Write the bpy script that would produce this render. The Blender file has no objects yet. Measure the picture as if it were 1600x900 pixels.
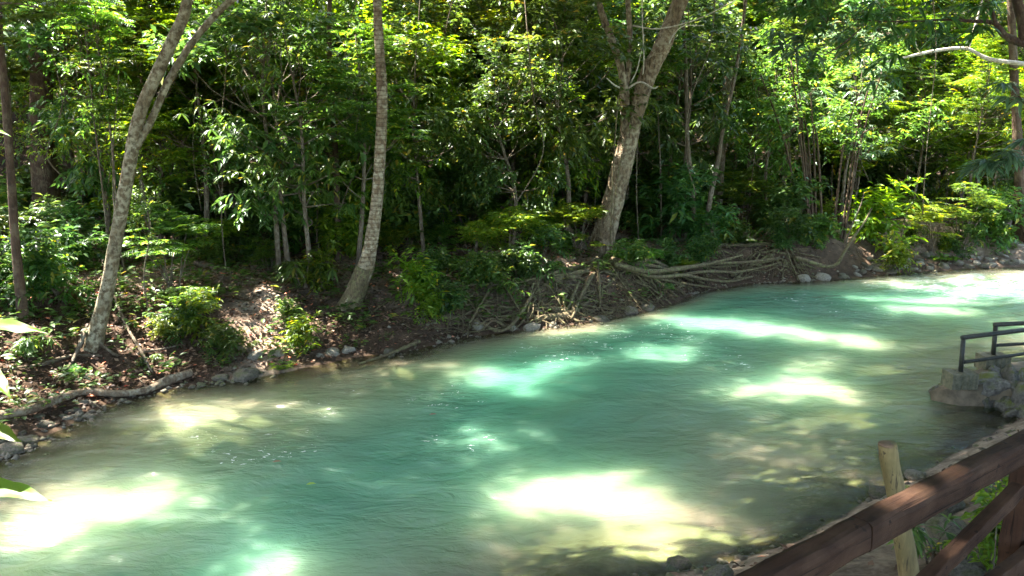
import bpy, math
import numpy as np
from mathutils import Vector, noise as mnoise

# ------------------------------------------------------------------ camera
SC = bpy.context.scene
COL = SC.collection
FPX, HC = 1232.0, 3.6                       # focal length in photo pixels, eye height over the water
PITCH = math.atan(270.0 / FPX)
cam = bpy.data.objects.new('camera', bpy.data.cameras.new('camera'))
COL.objects.link(cam)
cam.location = (0, 0, HC)
cam.rotation_euler = (math.pi / 2 - PITCH, 0, 0)
cam.data.sensor_width = 36.0
cam.data.lens = 36.0 * FPX / 1600.0
cam.data.clip_start = 0.05
cam.data.clip_end = 2000
SC.camera = cam

# ------------------------------------------------------------------ sky, sun, exposure
SUN_EL = math.radians(61)
SUN_H = np.array([-0.90, 0.436]); SUN_H /= np.linalg.norm(SUN_H)
TO_SUN = np.array([SUN_H[0] * math.cos(SUN_EL), SUN_H[1] * math.cos(SUN_EL), math.sin(SUN_EL)])
world = bpy.data.worlds.new('World'); SC.world = world; world.use_nodes = True
wn = world.node_tree.nodes
sky = wn.new('ShaderNodeTexSky'); sky.sky_type = 'NISHITA'; sky.sun_disc = False
sky.sun_elevation = SUN_EL
sky.sun_rotation = math.atan2(SUN_H[0], SUN_H[1])
sky.dust_density = 2.0
wn['Background'].inputs['Strength'].default_value = 0.15
world.node_tree.links.new(sky.outputs['Color'], wn['Background'].inputs['Color'])
sl = bpy.data.lights.new('sun', 'SUN'); sl.energy = 4.6; sl.angle = math.radians(0.53); sl.color = (1.0, 0.95, 0.86)
sun = bpy.data.objects.new('sun', sl); COL.objects.link(sun)
sun.rotation_euler = Vector(TO_SUN).to_track_quat('Z', 'Y').to_euler()
sun.location = (-20, 10, 40)
SC.view_settings.view_transform = 'Standard'; SC.view_settings.look = 'None'
SC.view_settings.gamma = 1.0; SC.view_settings.use_curve_mapping = False
SC.view_settings.exposure = 3.6
cy = SC.cycles
cy.use_denoising = True
cy.max_bounces = 7; cy.diffuse_bounces = 4; cy.glossy_bounces = 3; cy.transmission_bounces = 5; cy.transparent_max_bounces = 6
cy.sample_clamp_indirect = 6.0
cy.use_adaptive_sampling = True; cy.adaptive_threshold = 0.015
cy.caustics_reflective = False; cy.caustics_refractive = False

# ------------------------------------------------------------------ helpers
RNG = np.random.default_rng(7)
UPC = np.array([0, math.sin(PITCH), math.cos(PITCH)])
FWD = np.array([0, math.cos(PITCH), -math.sin(PITCH)])
def ray(x, y): return FWD + np.array([1., 0, 0]) * (x - 800) / FPX - UPC * (y - 450) / FPX
def pz(x, y, z=0.0):
    d = ray(x, y); t = (z - HC) / d[2]; return np.array([0, 0, HC]) + d * t
def pd(x, y, Y):
    d = ray(x, y); t = Y / d[1]; return np.array([0, 0, HC]) + d * t
def nrm(a): return a / np.maximum(np.linalg.norm(a, axis=-1, keepdims=True), 1e-9)
def smooth(t): t = np.clip(t, 0, 1); return t * t * (3 - 2 * t)

def mesh(name, V, F, mat=None, smooth_shade=False):
    """V (n,3); F = list of index arrays, each (m,k)"""
    if not isinstance(F, (list, tuple)): F = [F]
    F = [np.asarray(f, dtype=np.int32) for f in F if len(f)]
    me = bpy.data.meshes.new(name)
    V = np.asarray(V, dtype=np.float32)
    me.vertices.add(len(V)); me.vertices.foreach_set('co', V.ravel())
    loops = np.concatenate([f.ravel() for f in F])
    tot = np.concatenate([np.full(len(f), f.shape[1], dtype=np.int32) for f in F])
    st = np.concatenate([[0], np.cumsum(tot)[:-1]]).astype(np.int32)
    me.loops.add(len(loops)); me.loops.foreach_set('vertex_index', loops)
    me.polygons.add(len(tot)); me.polygons.foreach_set('loop_start', st); me.polygons.foreach_set('loop_total', tot)
    if smooth_shade: me.polygons.foreach_set('use_smooth', np.ones(len(tot), dtype=bool))
    me.update(calc_edges=True); me.validate()
    if mat: me.materials.append(mat)
    return me
def obj(name, me, parent=None, loc=(0, 0, 0), label=None, cat=None, group=None, kind=None):
    o = bpy.data.objects.new(name, me); COL.objects.link(o); o.location = tuple(float(v) for v in loc)
    if parent is not None: o.parent = parent
    if label: o['label'] = label
    if cat: o['category'] = cat
    if group: o['group'] = group
    if kind: o['kind'] = kind
    return o
def thing(name, label, cat, loc=(0, 0, 0), rz=0.0, s=1.0, group=None):
    o = obj(name, None, None, loc, label, cat, group); o.rotation_euler = (0, 0, rz)
    o.scale = (s, s, s) if np.isscalar(s) else tuple(s); o.empty_display_size = 0.2
    return o

class MB:
    def __init__(s): s.v = []; s.f3 = []; s.f4 = []; s.n = 0
    def add(s, V, F):
        V = np.asarray(V, float)
        for f in (F if isinstance(F, list) else [F]):
            f = np.asarray(f)
            if len(f): (s.f3 if f.shape[1] == 3 else s.f4).append(f + s.n)
        s.v.append(V); s.n += len(V)
    def build(s, name, mat, sm=False):
        F = []
        if s.f3: F.append(np.concatenate(s.f3))
        if s.f4: F.append(np.concatenate(s.f4))
        return mesh(name, np.concatenate(s.v), F, mat, sm)

def catmull(P, per=6):
    P = np.asarray(P, float)
    Q = np.vstack([2 * P[0] - P[1], P, 2 * P[-1] - P[-2]])
    out = []
    for i in range(1, len(Q) - 2):
        for k in range(per):
            t = k / per; a, b, c, d = Q[i - 1], Q[i], Q[i + 1], Q[i + 2]
            out.append(.5 * ((2 * b) + (-a + c) * t + (2 * a - 5 * b + 4 * c - d) * t * t + (-a + 3 * b - 3 * c + d) * t ** 3))
    out.append(Q[-2]); return np.array(out)
def tube(P, R, sides=8, lump=0.0, seed=0, cap=True, lobes=0.0):
    """swept tube through the points P with radii R; returns V, [quads, caps]"""
    P = np.asarray(P, float); n = len(P); R = np.asarray(R, float)
    T = nrm(np.gradient(P, axis=0))
    ref = np.array([0.31, 0.87, 0.22]) if abs(T[0][1]) < .8 else np.array([1., 0, .1])
    A = nrm(np.cross(T, ref)); B = np.cross(T, A)
    th = np.arange(sides) * 2 * math.pi / sides
    rr = np.repeat(R[:, None], sides, 1)
    if lump:
        g = np.random.default_rng(seed); ph = g.uniform(0, 6.28, 6); u = np.linspace(0, n * .35, n)[:, None]
        rr = rr * (1 + lump * (np.sin(2 * th + ph[0] + u * .9) * .5 + np.sin(3 * th + ph[1] - u * 1.7) * .4 + np.sin(5 * th + ph[2] + u * 2.3) * .3
                               + np.sin(u * 3.1 + ph[3]) * .35 + g.normal(0, .22, (n, sides))))
    if lobes:
        fl = (np.linspace(1, 0, n) ** 3)[:, None]
        rr = rr * (1 + lobes * fl * np.sin(5 * th + 1.0)[None])
    V = P[:, None] + rr[..., None] * (A[:, None] * np.cos(th)[None, :, None] + B[:, None] * np.sin(th)[None, :, None])
    i = np.arange(n - 1)[:, None] * sides; j = np.arange(sides)[None]; k = (j + 1) % sides
    F = np.stack([i + j, i + k, i + sides + k, i + sides + j], -1).reshape(-1, 4)
    V = V.reshape(-1, 3); fs = [F]
    if cap:
        V = np.vstack([V, P[0], P[-1]]); c0, c1 = n * sides, n * sides + 1
        jj = np.arange(sides); kk = (jj + 1) % sides
        fs.append(np.vstack([np.stack([np.full(sides, c0), kk, jj], 1), np.stack([np.full(sides, c1), (n - 1) * sides + jj, (n - 1) * sides + kk], 1)]))
    return V, fs

def leaves(P, D, N, L, W, droop=0.1, detail=1):
    """one leaf blade per row: base point, direction, normal, length, width"""
    n = len(P); D = nrm(D); S = nrm(np.cross(D, N)); N2 = np.cross(S, D)
    L = np.broadcast_to(np.asarray(L, float), (n,))[:, None]; W = np.broadcast_to(np.asarray(W, float), (n,))[:, None]
    dz = np.zeros((n, 3)); dz[:, 2] = -1; dz = dz * np.asarray(droop).reshape(-1, 1)
    b = P
    if detail == 1:
        l = P + D * L * .45 + S * W * .5 + N2 * W * .18; r = P + D * L * .45 - S * W * .5 + N2 * W * .18
        t = P + D * L + dz * L
        V = np.stack([b, l, t, r], 1).reshape(-1, 3); i = np.arange(n)[:, None] * 4
        return V, np.vstack([i + [0, 3, 2], i + [0, 2, 1]])
    m1 = P + D * L * .35 + dz * L * .10; m2 = P + D * L * .7 + dz * L * .45; t = P + D * L + dz * L
    up = N2 * W * .16
    l1 = m1 + S * W * .5 + up; r1 = m1 - S * W * .5 + up; l2 = m2 + S * W * .38 + up; r2 = m2 - S * W * .38 + up
    V = np.stack([b, l1, m1, r1, l2, m2, r2, t], 1).reshape(-1, 3); i = np.arange(n)[:, None] * 8
    return V, [np.vstack([i + [0, 2, 1], i + [0, 3, 2], i + [4, 5, 7], i + [5, 6, 7]]), np.vstack([i + [1, 2, 5, 4], i + [2, 3, 6, 5]])]
def rsph(g, n): return nrm(g.normal(size=(n, 3)))
def pinnate(g, P, D, N, L, pairs, ll, lw, droop):
    """feather leaves: rows of leaflets on a rachis"""
    n = len(P); D = nrm(D); S = nrm(np.cross(D, N)); N2 = np.cross(S, D)
    s = np.linspace(.18, 1, pairs); L = np.broadcast_to(np.asarray(L, float), (n,)); droop = np.broadcast_to(np.asarray(droop, float), (n,))
    pos = P[:, None] + D[:, None] * (L[:, None] * s)[..., None]
    pos[..., 2] -= droop[:, None] * L[:, None] * s ** 2
    prof = np.sin(np.clip(s * .88 + .1, 0, 1) * math.pi) ** .6
    Ps, Ds, Ns, Ls = [], [], [], []
    for sg in (-1, 1):
        d = D[:, None] * .45 + sg * S[:, None] * .9 + g.normal(0, .1, (n, pairs, 3)); d[..., 2] -= .12 + droop[:, None] * .3
        Ps.append(pos); Ds.append(d); Ns.append(np.broadcast_to(N2[:, None], pos.shape) + g.normal(0, .25, pos.shape))
        Ls.append(np.broadcast_to(prof[None], (n, pairs)) * ll * g.uniform(.85, 1.1, (n, pairs)))
    P2 = np.concatenate([a.reshape(-1, 3) for a in Ps]); L2 = np.concatenate([a.ravel() for a in Ls])
    return leaves(P2, np.concatenate([a.reshape(-1, 3) for a in Ds]), np.concatenate([a.reshape(-1, 3) for a in Ns]), L2, L2 * lw, .12)

# ------------------------------------------------------------------ materials
def newmat(name):
    m = bpy.data.materials.new(name); m.use_nodes = True; nt = m.node_tree; nt.nodes.clear()
    out = nt.nodes.new('ShaderNodeOutputMaterial'); return m, nt, out
class NT:
    def __init__(s, nt): s.nt = nt
    def n(s, t, **kw):
        d = s.nt.nodes.new('ShaderNode' + t)
        for k, v in kw.items():
            if k.startswith('_'): setattr(d, k[1:], v)
            else:
                key = k.replace('__', ' ')
                inp = d.inputs[int(key[1:])] if key[0] == 'i' and key[1:].isdigit() else d.inputs[key]
                if isinstance(v, bpy.types.NodeSocket): s.nt.links.new(v, inp)
                else: inp.default_value = v
        return d
    def ramp(s, fac, stops):
        d = s.nt.nodes.new('ShaderNodeValToRGB'); s.nt.links.new(fac, d.inputs[0])
        e = d.color_ramp.elements
        while len(e) < len(stops): e.new(.5)
        for el, (p, c) in zip(e, stops): el.position = p; el.color = (c[0], c[1], c[2], 1) if not np.isscalar(c) else (c, c, c, 1)
        return d.outputs['Color']
    def mix(s, fac, a, b, mode='MIX'):
        d = s.nt.nodes.new('ShaderNodeMix'); d.data_type = 'RGBA'; d.blend_type = mode
        for idx, v in ((0, fac), (6, a), (7, b)):
            if isinstance(v, bpy.types.NodeSocket): s.nt.links.new(v, d.inputs[idx])
            else: d.inputs[idx].default_value = v if idx == 0 else ((*v, 1) if len(v) == 3 else v)
        return d.outputs[2]
    def math(s, op, a, b=0.0, clamp=False):
        d = s.nt.nodes.new('ShaderNodeMath'); d.operation = op; d.use_clamp = clamp
        for i, v in enumerate((a, b)):
            if isinstance(v, bpy.types.NodeSocket): s.nt.links.new(v, d.inputs[i])
            else: d.inputs[i].default_value = v
        return d.outputs[0]

def mat_leaf(name, dark, mid, light, transl=.4, rough=.42, spec=.5):
    m, nt, out = newmat(name); h = NT(nt)
    geo = h.n('NewGeometry'); oi = h.n('ObjectInfo')
    c = h.ramp(geo.outputs['Random Per Island'], [(0, dark), (.55, mid), (.955, light), (.975, tuple(min(1, v * k) for v, k in zip(light, (2.4, 1.35, 1.0))))])
    v = h.math('MULTIPLY_ADD', oi.outputs['Random'], .5); nt.nodes[-1].inputs[2].default_value = .75
    hs = h.n('HueSaturation', Color=c, Value=v)
    hu = h.math('MULTIPLY_ADD', oi.outputs['Random'], .04); nt.nodes[-1].inputs[2].default_value = .477
    nt.links.new(hu, hs.inputs['Hue'])
    tc = h.n('HueSaturation', Color=hs.outputs[0], Hue=.475, Saturation=1.1, Value=2.1)
    p = h.n('BsdfPrincipled', Base__Color=hs.outputs[0], Roughness=rough); p.inputs['Specular IOR Level'].default_value = spec
    t = h.n('BsdfTranslucent', Color=tc.outputs[0])
    x = h.n('MixShader', i0=transl, i1=p.outputs[0], i2=t.outputs[0]); nt.links.new(x.outputs[0], out.inputs[0]); return m
LEAF = {
    'broad': mat_leaf('broad_leaf', (.032, .075, .014), (.058, .125, .02), (.11, .18, .034)),
    'dark': mat_leaf('dark_leaf', (.024, .06, .016), (.042, .10, .022), (.075, .14, .03), .42, .36),
    'fresh': mat_leaf('fresh_leaf', (.055, .12, .012), (.10, .185, .018), (.17, .25, .03), .5),
    'grey': mat_leaf('grey_green_leaf', (.04, .075, .038), (.07, .115, .055), (.115, .165, .085), .38, .38),
    'feather': mat_leaf('feather_leaf', (.03, .08, .012), (.058, .125, .018), (.10, .17, .027), .5),
    'canopy': mat_leaf('canopy_leaf', (.02, .055, .014), (.035, .09, .02), (.06, .125, .03), .35),
    'litter': mat_leaf('litter_leaf', (.028, .016, .009), (.10, .056, .03), (.28, .185, .11), .12, .6, .3),
}
def mat_bark(name, base, dark, lichen, lich=.5, scale=1.0, rings=0.0, bump=.6):
    m, nt, out = newmat(name); h = NT(nt)
    tc = h.n('TexCoord'); mp = h.n('Mapping', Vector=tc.outputs['Object']); mp.inputs['Scale'].default_value = (1, 1, .35)
    a = h.n('TexNoise', Vector=mp.outputs[0], Scale=14 * scale, Detail=8, Roughness=.65)
    b = h.n('TexNoise', Vector=tc.outputs['Object'], Scale=7.5 * scale, Detail=5, Roughness=.6)
    b2 = h.n('TexNoise', Vector=tc.outputs['Object'], Scale=1.6 * scale, Detail=3)
    col = h.ramp(a.outputs[0], [(.3, dark), (.62, base)])
    lm = h.ramp(b.outputs[0], [(.5 - .06 * lich, 0), (.60, 1)])
    big = h.ramp(b2.outputs[0], [(.35, .25), (.6, 1)])
    lm2 = h.math('MULTIPLY', lm, big)
    col = h.mix(lm2, col, lichen)
    v = h.n('TexVoronoi', Vector=mp.outputs[0], Scale=18 * scale); v.feature = 'DISTANCE_TO_EDGE'
    crack = h.ramp(v.outputs[0], [(0, 0), (.12, 1)])
    hgt = h.math('ADD', h.math('MULTIPLY', a.outputs[0], .8), h.math('MULTIPLY', crack, .35))
    if rings:
        w = h.n('TexWave', Vector=tc.outputs['Object'], Scale=rings, Distortion=3.5, Detail=3); w.bands_direction = 'Z'
        rr = h.ramp(w.outputs[0], [(0, 0), (.3, 1)]); hgt = h.math('ADD', hgt, h.math('MULTIPLY', rr, .5))
        col = h.mix(h.math('MULTIPLY', h.math('SUBTRACT', 1.0, rr), .45), col, dark)
    bp = h.n('Bump', Height=hgt, Strength=bump, Distance=.03)
    p = h.n('BsdfPrincipled', Base__Color=col, Roughness=.85, Normal=bp.outputs[0]); p.inputs['Specular IOR Level'].default_value = .25
    nt.links.new(p.outputs[0], out.inputs[0]); return m
BARK = {
    'lichen': mat_bark('lichen_bark', (.155, .112, .06), (.04, .029, .016), (.33, .29, .19), 1.2, 1.9),
    'ringed': mat_bark('ringed_bark', (.20, .14, .08), (.055, .032, .018), (.36, .31, .21), 1.1, 1.5, 4.5),
    'rough': mat_bark('rough_bark', (.20, .138, .08), (.04, .026, .016), (.33, .275, .18), .8, 1.5, 0, 1.0),
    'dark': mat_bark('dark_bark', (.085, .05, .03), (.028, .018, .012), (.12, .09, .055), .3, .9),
    'twig': mat_bark('twig_bark', (.13, .095, .06), (.05, .035, .022), (.2, .17, .12), .5, 2.0),
    'pale': mat_bark('pale_bark', (.5, .43, .33), (.25, .2, .14), (.62, .58, .5), .8, 1.5),
    'root': mat_bark('root_bark', (.13, .093, .05), (.03, .022, .013), (.15, .14, .06), .9, 2.5),
    'wet': mat_bark('wet_wood', (.20, .14, .085), (.07, .045, .03), (.30, .25, .17), .6, 2.0),
}

def mat_ground():
    m, nt, out = newmat('forest_soil'); h = NT(nt)
    tc = h.n('TexCoord'); P = tc.outputs['Object']
    sep = h.n('SeparateXYZ', Vector=P)
    n1 = h.n('TexNoise', Vector=P, Scale=5.0, Detail=8, Roughness=.7)
    n2 = h.n('TexNoise', Vector=P, Scale=.55, Detail=3)
    n3 = h.n('TexVoronoi', Vector=P, Scale=13.0); n4 = h.n('TexNoise', Vector=P, Scale=26., Detail=6)
    soil = h.ramp(n1.outputs[0], [(.3, (.022, .014, .009)), (.55, (.065, .040, .024)), (.75, (.13, .085, .052))])
    dust = h.ramp(n4.outputs[0], [(.3, (.26, .185, .125)), (.7, (.46, .36, .27))])
    att = h.n('Attribute', _attribute_name='path')
    pf = h.math('MULTIPLY', att.outputs['Fac'], h.ramp(n1.outputs[0], [(.35, .35), (.6, 1)]))
    c = h.mix(pf, soil, dust)
    sand = h.ramp(n1.outputs[0], [(.3, (.18, .155, .105)), (.5, (.33, .29, .205)), (.72, (.46, .42, .32))])
    stones = h.ramp(n3.outputs['Distance'], [(.12, (.40, .36, .27)), (.5, (.16, .135, .085))])
    bed = h.mix(h.ramp(n2.outputs[0], [(.42, 0), (.6, .7)]), sand, stones)
    c = h.mix(h.ramp(h.math('MULTIPLY_ADD', sep.outputs[2], 4.0), [(.0, 1), (.25, 0)]), c, bed)
    nt.nodes[-1]
    hh = h.math('ADD', n1.outputs[0], h.math('MULTIPLY', n4.outputs[0], .5))
    bp = h.n('Bump', Height=hh, Strength=.7, Distance=.05)
    p = h.n('BsdfPrincipled', Base__Color=c, Roughness=.95, Normal=bp.outputs[0]); p.inputs['Specular IOR Level'].default_value = .15
    nt.links.new(p.outputs[0], out.inputs[0]); return m
def mat_rock(name, c0, c1, moss, mossiness):
    m, nt, out = newmat(name); h = NT(nt)
    P = h.n('TexCoord').outputs['Object']; geo = h.n('NewGeometry'); oi = h.n('ObjectInfo')
    a = h.n('TexNoise', Vector=P, Scale=6., Detail=9, Roughness=.7); b = h.n('TexNoise', Vector=P, Scale=2.2, Detail=5)
    c = h.ramp(a.outputs[0], [(.3, c0), (.68, c1)])
    sep = h.n('SeparateXYZ', Vector=geo.outputs['Normal'])
    mm = h.math('MULTIPLY', h.ramp(b.outputs[0], [(.45, 0), (.6, 1)]), h.ramp(sep.outputs[2], [(.05, 0), (.6, 1)]))
    c = h.mix(h.math('MULTIPLY', mm, mossiness), c, moss)
    hs = h.n('HueSaturation', Color=c, Value=h.math('ADD', h.math('MULTIPLY', oi.outputs['Random'], .5), .75))
    v = h.n('TexVoronoi', Vector=P, Scale=5.); v.feature = 'DISTANCE_TO_EDGE'
    hh = h.math('ADD', a.outputs[0], h.math('MULTIPLY', h.ramp(v.outputs[0], [(0, 0), (.1, 1)]), .3))
    bp = h.n('Bump', Height=hh, Strength=.8, Distance=.06)
    p = h.n('BsdfPrincipled', Base__Color=hs.outputs[0], Roughness=.85, Normal=bp.outputs[0])
    nt.links.new(p.outputs[0], out.inputs[0]); return m
ROCK = {'grey': mat_rock('grey_stone', (.045, .036, .025), (.20, .165, .115), (.09, .10, .025), .6),
        'pale': mat_rock('pale_stone', (.12, .10, .07), (.40, .35, .265), (.14, .14, .05), .3),
        'moss': mat_rock('mossy_stone', (.07, .06, .05), (.26, .23, .18), (.13, .14, .03), 1.0)}
def mat_water():
    m, nt, out = newmat('river_water'); h = NT(nt)
    tc = h.n('TexCoord'); P = tc.outputs['Object']
    dep = h.n('Attribute', _attribute_name='depth').outputs['Fac']; foam = h.n('Attribute', _attribute_name='foam').outputs['Fac']
    mp = h.n('Mapping', Vector=P); mp.inputs['Rotation'].default_value = (0, 0, math.radians(-28)); mp.inputs['Scale'].default_value = (.6, 1.2, 1)
    n0 = h.n('TexNoise', Vector=mp.outputs[0], Scale=.9, Detail=4, Roughness=.55, Distortion=.8)
    n1 = h.n('TexNoise', Vector=mp.outputs[0], Scale=3.2, Detail=5, Roughness=.62, Distortion=1.2)
    n2 = h.n('TexNoise', Vector=mp.outputs[0], Scale=13., Detail=4, Roughness=.6, Distortion=.6)
    hg = h.math('ADD', h.math('ADD', h.math('MULTIPLY', n0.outputs[0], 1.2), h.math('MULTIPLY', n1.outputs[0], .55)), h.math('MULTIPLY', n2.outputs[0], .085))
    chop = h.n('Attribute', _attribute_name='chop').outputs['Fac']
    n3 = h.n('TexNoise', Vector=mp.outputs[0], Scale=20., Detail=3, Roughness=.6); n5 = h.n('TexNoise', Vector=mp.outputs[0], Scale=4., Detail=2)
    hg = h.math('ADD', hg, h.math('MULTIPLY', h.math('MULTIPLY', n3.outputs[0], h.math('MULTIPLY', chop, h.ramp(n5.outputs[0], [(.42, 0), (.58, 1)]))), 2.2))
    bp = h.n('Bump', Height=hg, Strength=.55, Distance=.13)
    nn = h.n('TexNoise', Vector=P, Scale=.35, Detail=3)
    dd = h.math('ADD', dep, h.math('MULTIPLY', h.math('SUBTRACT', nn.outputs[0], .5), .5))
    col = h.ramp(h.math('DIVIDE', dd, 1.5), [(.05, (.26, .245, .16)), (.28, (.165, .235, .135)), (.55, (.09, .205, .125)), (.85, (.048, .152, .094))])
    col = h.mix(h.math('MULTIPLY', foam, h.ramp(n1.outputs[0], [(.45, 0), (.62, 1)])), col, (.75, .8, .78))
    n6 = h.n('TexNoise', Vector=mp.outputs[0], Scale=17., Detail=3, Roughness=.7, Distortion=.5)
    glint_fleck = h.math('MULTIPLY', h.ramp(chop, [(.25, 0), (.6, 1)]), h.ramp(h.math('MULTIPLY', n6.outputs[0], h.ramp(n5.outputs[0], [(.4, .75), (.6, 1)])), [(.605, 0), (.64, 1)]))
    col = h.mix(glint_fleck, col, (.85, .88, .86))  # sun glints on the choppy water, painted into the colour as white specks
    bs = h.n('BsdfPrincipled', Base__Color=col, Roughness=.05, IOR=1.33, Normal=bp.outputs[0])
    bs.subsurface_method = 'BURLEY'
    bs.inputs['Subsurface Weight'].default_value = 1.0; bs.inputs['Subsurface Scale'].default_value = 1.4
    bs.inputs['Subsurface Radius'].default_value = (.7, 1.0, .9)
    tr = h.n('BsdfTransparent', Color=(.78, .88, .66, 1)); gl = h.n('BsdfGlossy', Roughness=.05, Normal=bp.outputs[0])
    fr = h.n('Fresnel', IOR=1.33, Normal=bp.outputs[0])
    clear = h.n('MixShader', i0=fr.outputs[0], i1=tr.outputs[0], i2=gl.outputs[0])
    turb = h.math('SUBTRACT', 1.0, h.math('POWER', 2.718, h.math('MULTIPLY', dep, -3.4)), True)
    turb = h.math('MAXIMUM', turb, foam)
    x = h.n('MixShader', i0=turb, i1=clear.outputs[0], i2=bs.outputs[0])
    nt.links.new(x.outputs[0], out.inputs[0]); return m
def mat_wood(name, c0, c1, c2, axis=(1, 1, 1), rough=.5, sc=1.0, spec=.3):
    m, nt, out = newmat(name); h = NT(nt)
    P = h.n('TexCoord').outputs['Object']
    mp = h.n('Mapping', Vector=P); mp.inputs['Scale'].default_value = axis
    a = h.n('TexNoise', Vector=mp.outputs[0], Scale=30 * sc, Detail=8, Roughness=.7, Distortion=.4); b = h.n('TexNoise', Vector=P, Scale=5. * sc, Detail=4, Roughness=.6)
    k = h.n('TexNoise', Vector=P, Scale=23. * sc, Detail=2)
    c = h.ramp(a.outputs[0], [(.3, c0), (.6, c1)])
    c = h.mix(h.ramp(b.outputs[0], [(.42, 0), (.66, .8)]), c, c2)
    c = h.mix(h.ramp(k.outputs[0], [(.68, 0), (.72, .8)]), c, tuple(v * .35 for v in c0))
    mc = h.n('Mapping', Vector=P); mc.inputs['Scale'].default_value = tuple(.25 * v if v < 1 else v for v in axis)
    cr = h.ramp(h.n('TexNoise', Vector=mc.outputs[0], Scale=55 * sc, Detail=3, Roughness=.6).outputs[0], [(.62, 0), (.67, .75)])
    c = h.mix(cr, c, tuple(v * .3 for v in c0))
    bp = h.n('Bump', Height=h.math('SUBTRACT', a.outputs[0], cr), Strength=.4, Distance=.006)
    p = h.n('BsdfPrincipled', Base__Color=c, Roughness=rough, Normal=bp.outputs[0]); p.inputs['Specular IOR Level'].default_value = spec
    nt.links.new(p.outputs[0], out.inputs[0]); return m
def mat_plain(name, c0, c1, rough=.6, metal=0.0, sc=20.):
    m, nt, out = newmat(name); h = NT(nt)
    P = h.n('TexCoord').outputs['Object']; a = h.n('TexNoise', Vector=P, Scale=sc, Detail=6, Roughness=.7)
    c = h.ramp(a.outputs[0], [(.35, c0), (.65, c1)]); bp = h.n('Bump', Height=a.outputs[0], Strength=.4, Distance=.01)
    p = h.n('BsdfPrincipled', Base__Color=c, Roughness=rough, Metallic=metal, Normal=bp.outputs[0])
    nt.links.new(p.outputs[0], out.inputs[0]); return m
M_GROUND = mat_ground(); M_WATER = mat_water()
M_RAIL = mat_wood('brown_stained_wood', (.011, .0055, .0035), (.038, .0175, .0095), (.066, .036, .021), (.07, 1, 1), .75, 2.2, .15)
M_STAKE = mat_wood('weathered_stake_wood', (.075, .048, .018), (.24, .17, .068), (.13, .10, .036), (1, 1, .12), .8)
M_CUT = mat_wood('cut_end_wood', (.10, .055, .03), (.20, .12, .07), (.12, .08, .05), (1, 1, 1), .9)
M_METAL = mat_plain('dark_painted_metal', (.014, .015, .012), (.04, .038, .026), .55, .2)
M_CONC = mat_plain('mossy_concrete', (.06, .058, .03), (.17, .15, .095), .9, 0, 14.)
M_SLAB = mat_plain('tan_concrete', (.09, .07, .043), (.20, .15, .095), .9, 0, 6.)

# ------------------------------------------------------------------ terrain
far_px = [(0, 722), (60, 690), (130, 652), (215, 622), (290, 604), (390, 592), (450, 581), (545, 561), (640, 549), (720, 529), (840, 514), (900, 508),
          (1000, 489), (1060, 472), (1090, 458), (1170, 443), (1240, 441), (1300, 438), (1400, 428), (1500, 421), (1600, 417), (1750, 412)]
FAR = np.array([[-22, -9], [-13, -1], [-8.2, 4.4]] + [list(pz(x, y)[:2]) for x, y in far_px] + [[20, 20.5], [40, 23]])
near_px = [(1020, 905), (1110, 888), (1240, 850), (1330, 800), (1370, 775), (1450, 735), (1530, 690), (1600, 652)]
NEAR = np.array([[-22, -14], [-10, -5], [-5, 0.6], [-2, 3.6], [0.3, 5.3]] + [list(pz(x, y)[:2]) for x, y in near_px] + [[6.7, 10.4], [8, 11.3], [14, 13], [40, 17]])
FAR = FAR[np.argsort(FAR[:, 0])]; NEAR = NEAR[np.argsort(NEAR[:, 0])]
def pdist(poly, x, y):
    d = np.full(x.shape, 1e9)
    for a, b in zip(poly[:-1], poly[1:]):
        ab = b - a; t = np.clip(((x - a[0]) * ab[0] + (y - a[1]) * ab[1]) / (ab @ ab), 0, 1)
        d = np.minimum(d, np.hypot(x - a[0] - t * ab[0], y - a[1] - t * ab[1]))
    return d
def wob(x, y, s, ph):
    return np.sin(x * s + ph + 1.3 * np.sin(y * s * .7 + ph)) * np.sin(y * s * 1.1 - ph + .9 * np.sin(x * s * .8))
def height(x, y):
    x = np.asarray(x, float); y = np.asarray(y, float)
    df, dn = pdist(FAR, x, y), pdist(NEAR, x, y)
    yf, yn = np.interp(x, FAR[:, 0], FAR[:, 1]), np.interp(x, NEAR[:, 0], NEAR[:, 1])
    w = np.interp(x, [-6, -3.2, -1.5, 0.5, 4, 6, 8, 12], [2.4, 2.2, 1.2, 1.0, .95, .8, 1.2, 2.0])
    eh = np.interp(x, [-6, -3.2, -1.5, 0.5, 2, 5, 8, 12], [.62, .62, .62, .58, .62, .62, .62, .55])
    fine = .05 * wob(x, y, 2.1, .4) + .03 * wob(x, y, 4.7, 1.9) + .018 * wob(x, y, 9.5, 3.1)
    hf = eh * smooth(df / w) + .05 * np.clip(df, 0, 12) + .42 * np.clip(df - 15, 0, 60) + fine * smooth(df / .5) * 1.6 + .1 * wob(x, y, .5, 2.) * smooth(df / 3)
    hn = 2.15 * (1 - np.exp(-dn * .30)) + fine * smooth(dn / .4)
    af = np.interp(x, [-6, -3, -1, 0.5, 3, 7, 10], [.16, .20, .33, .8, 1.3, .7, .35]); an = np.interp(x, [-3, 1, 3, 6], [.5, .26, .2, .22])
    bed = -np.minimum(np.minimum(af * df, an * dn), 1.35) + fine * .7 * smooth(np.minimum(df, dn) / .4)
    return np.where(y > yf, hf, np.where(y < yn, hn, bed))
def gz(x, y): return float(height(np.array([x]), np.array([y]))[0])
def onground(px_, py_, it=14):
    """world point where the photo ray meets the ground"""
    z = .8
    for _ in range(it):
        p = pz(px_, py_, z); z = .5 * z + .5 * gz(p[0], p[1])
    p = pz(px_, py_, z); p[2] = gz(p[0], p[1]); return p
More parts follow.
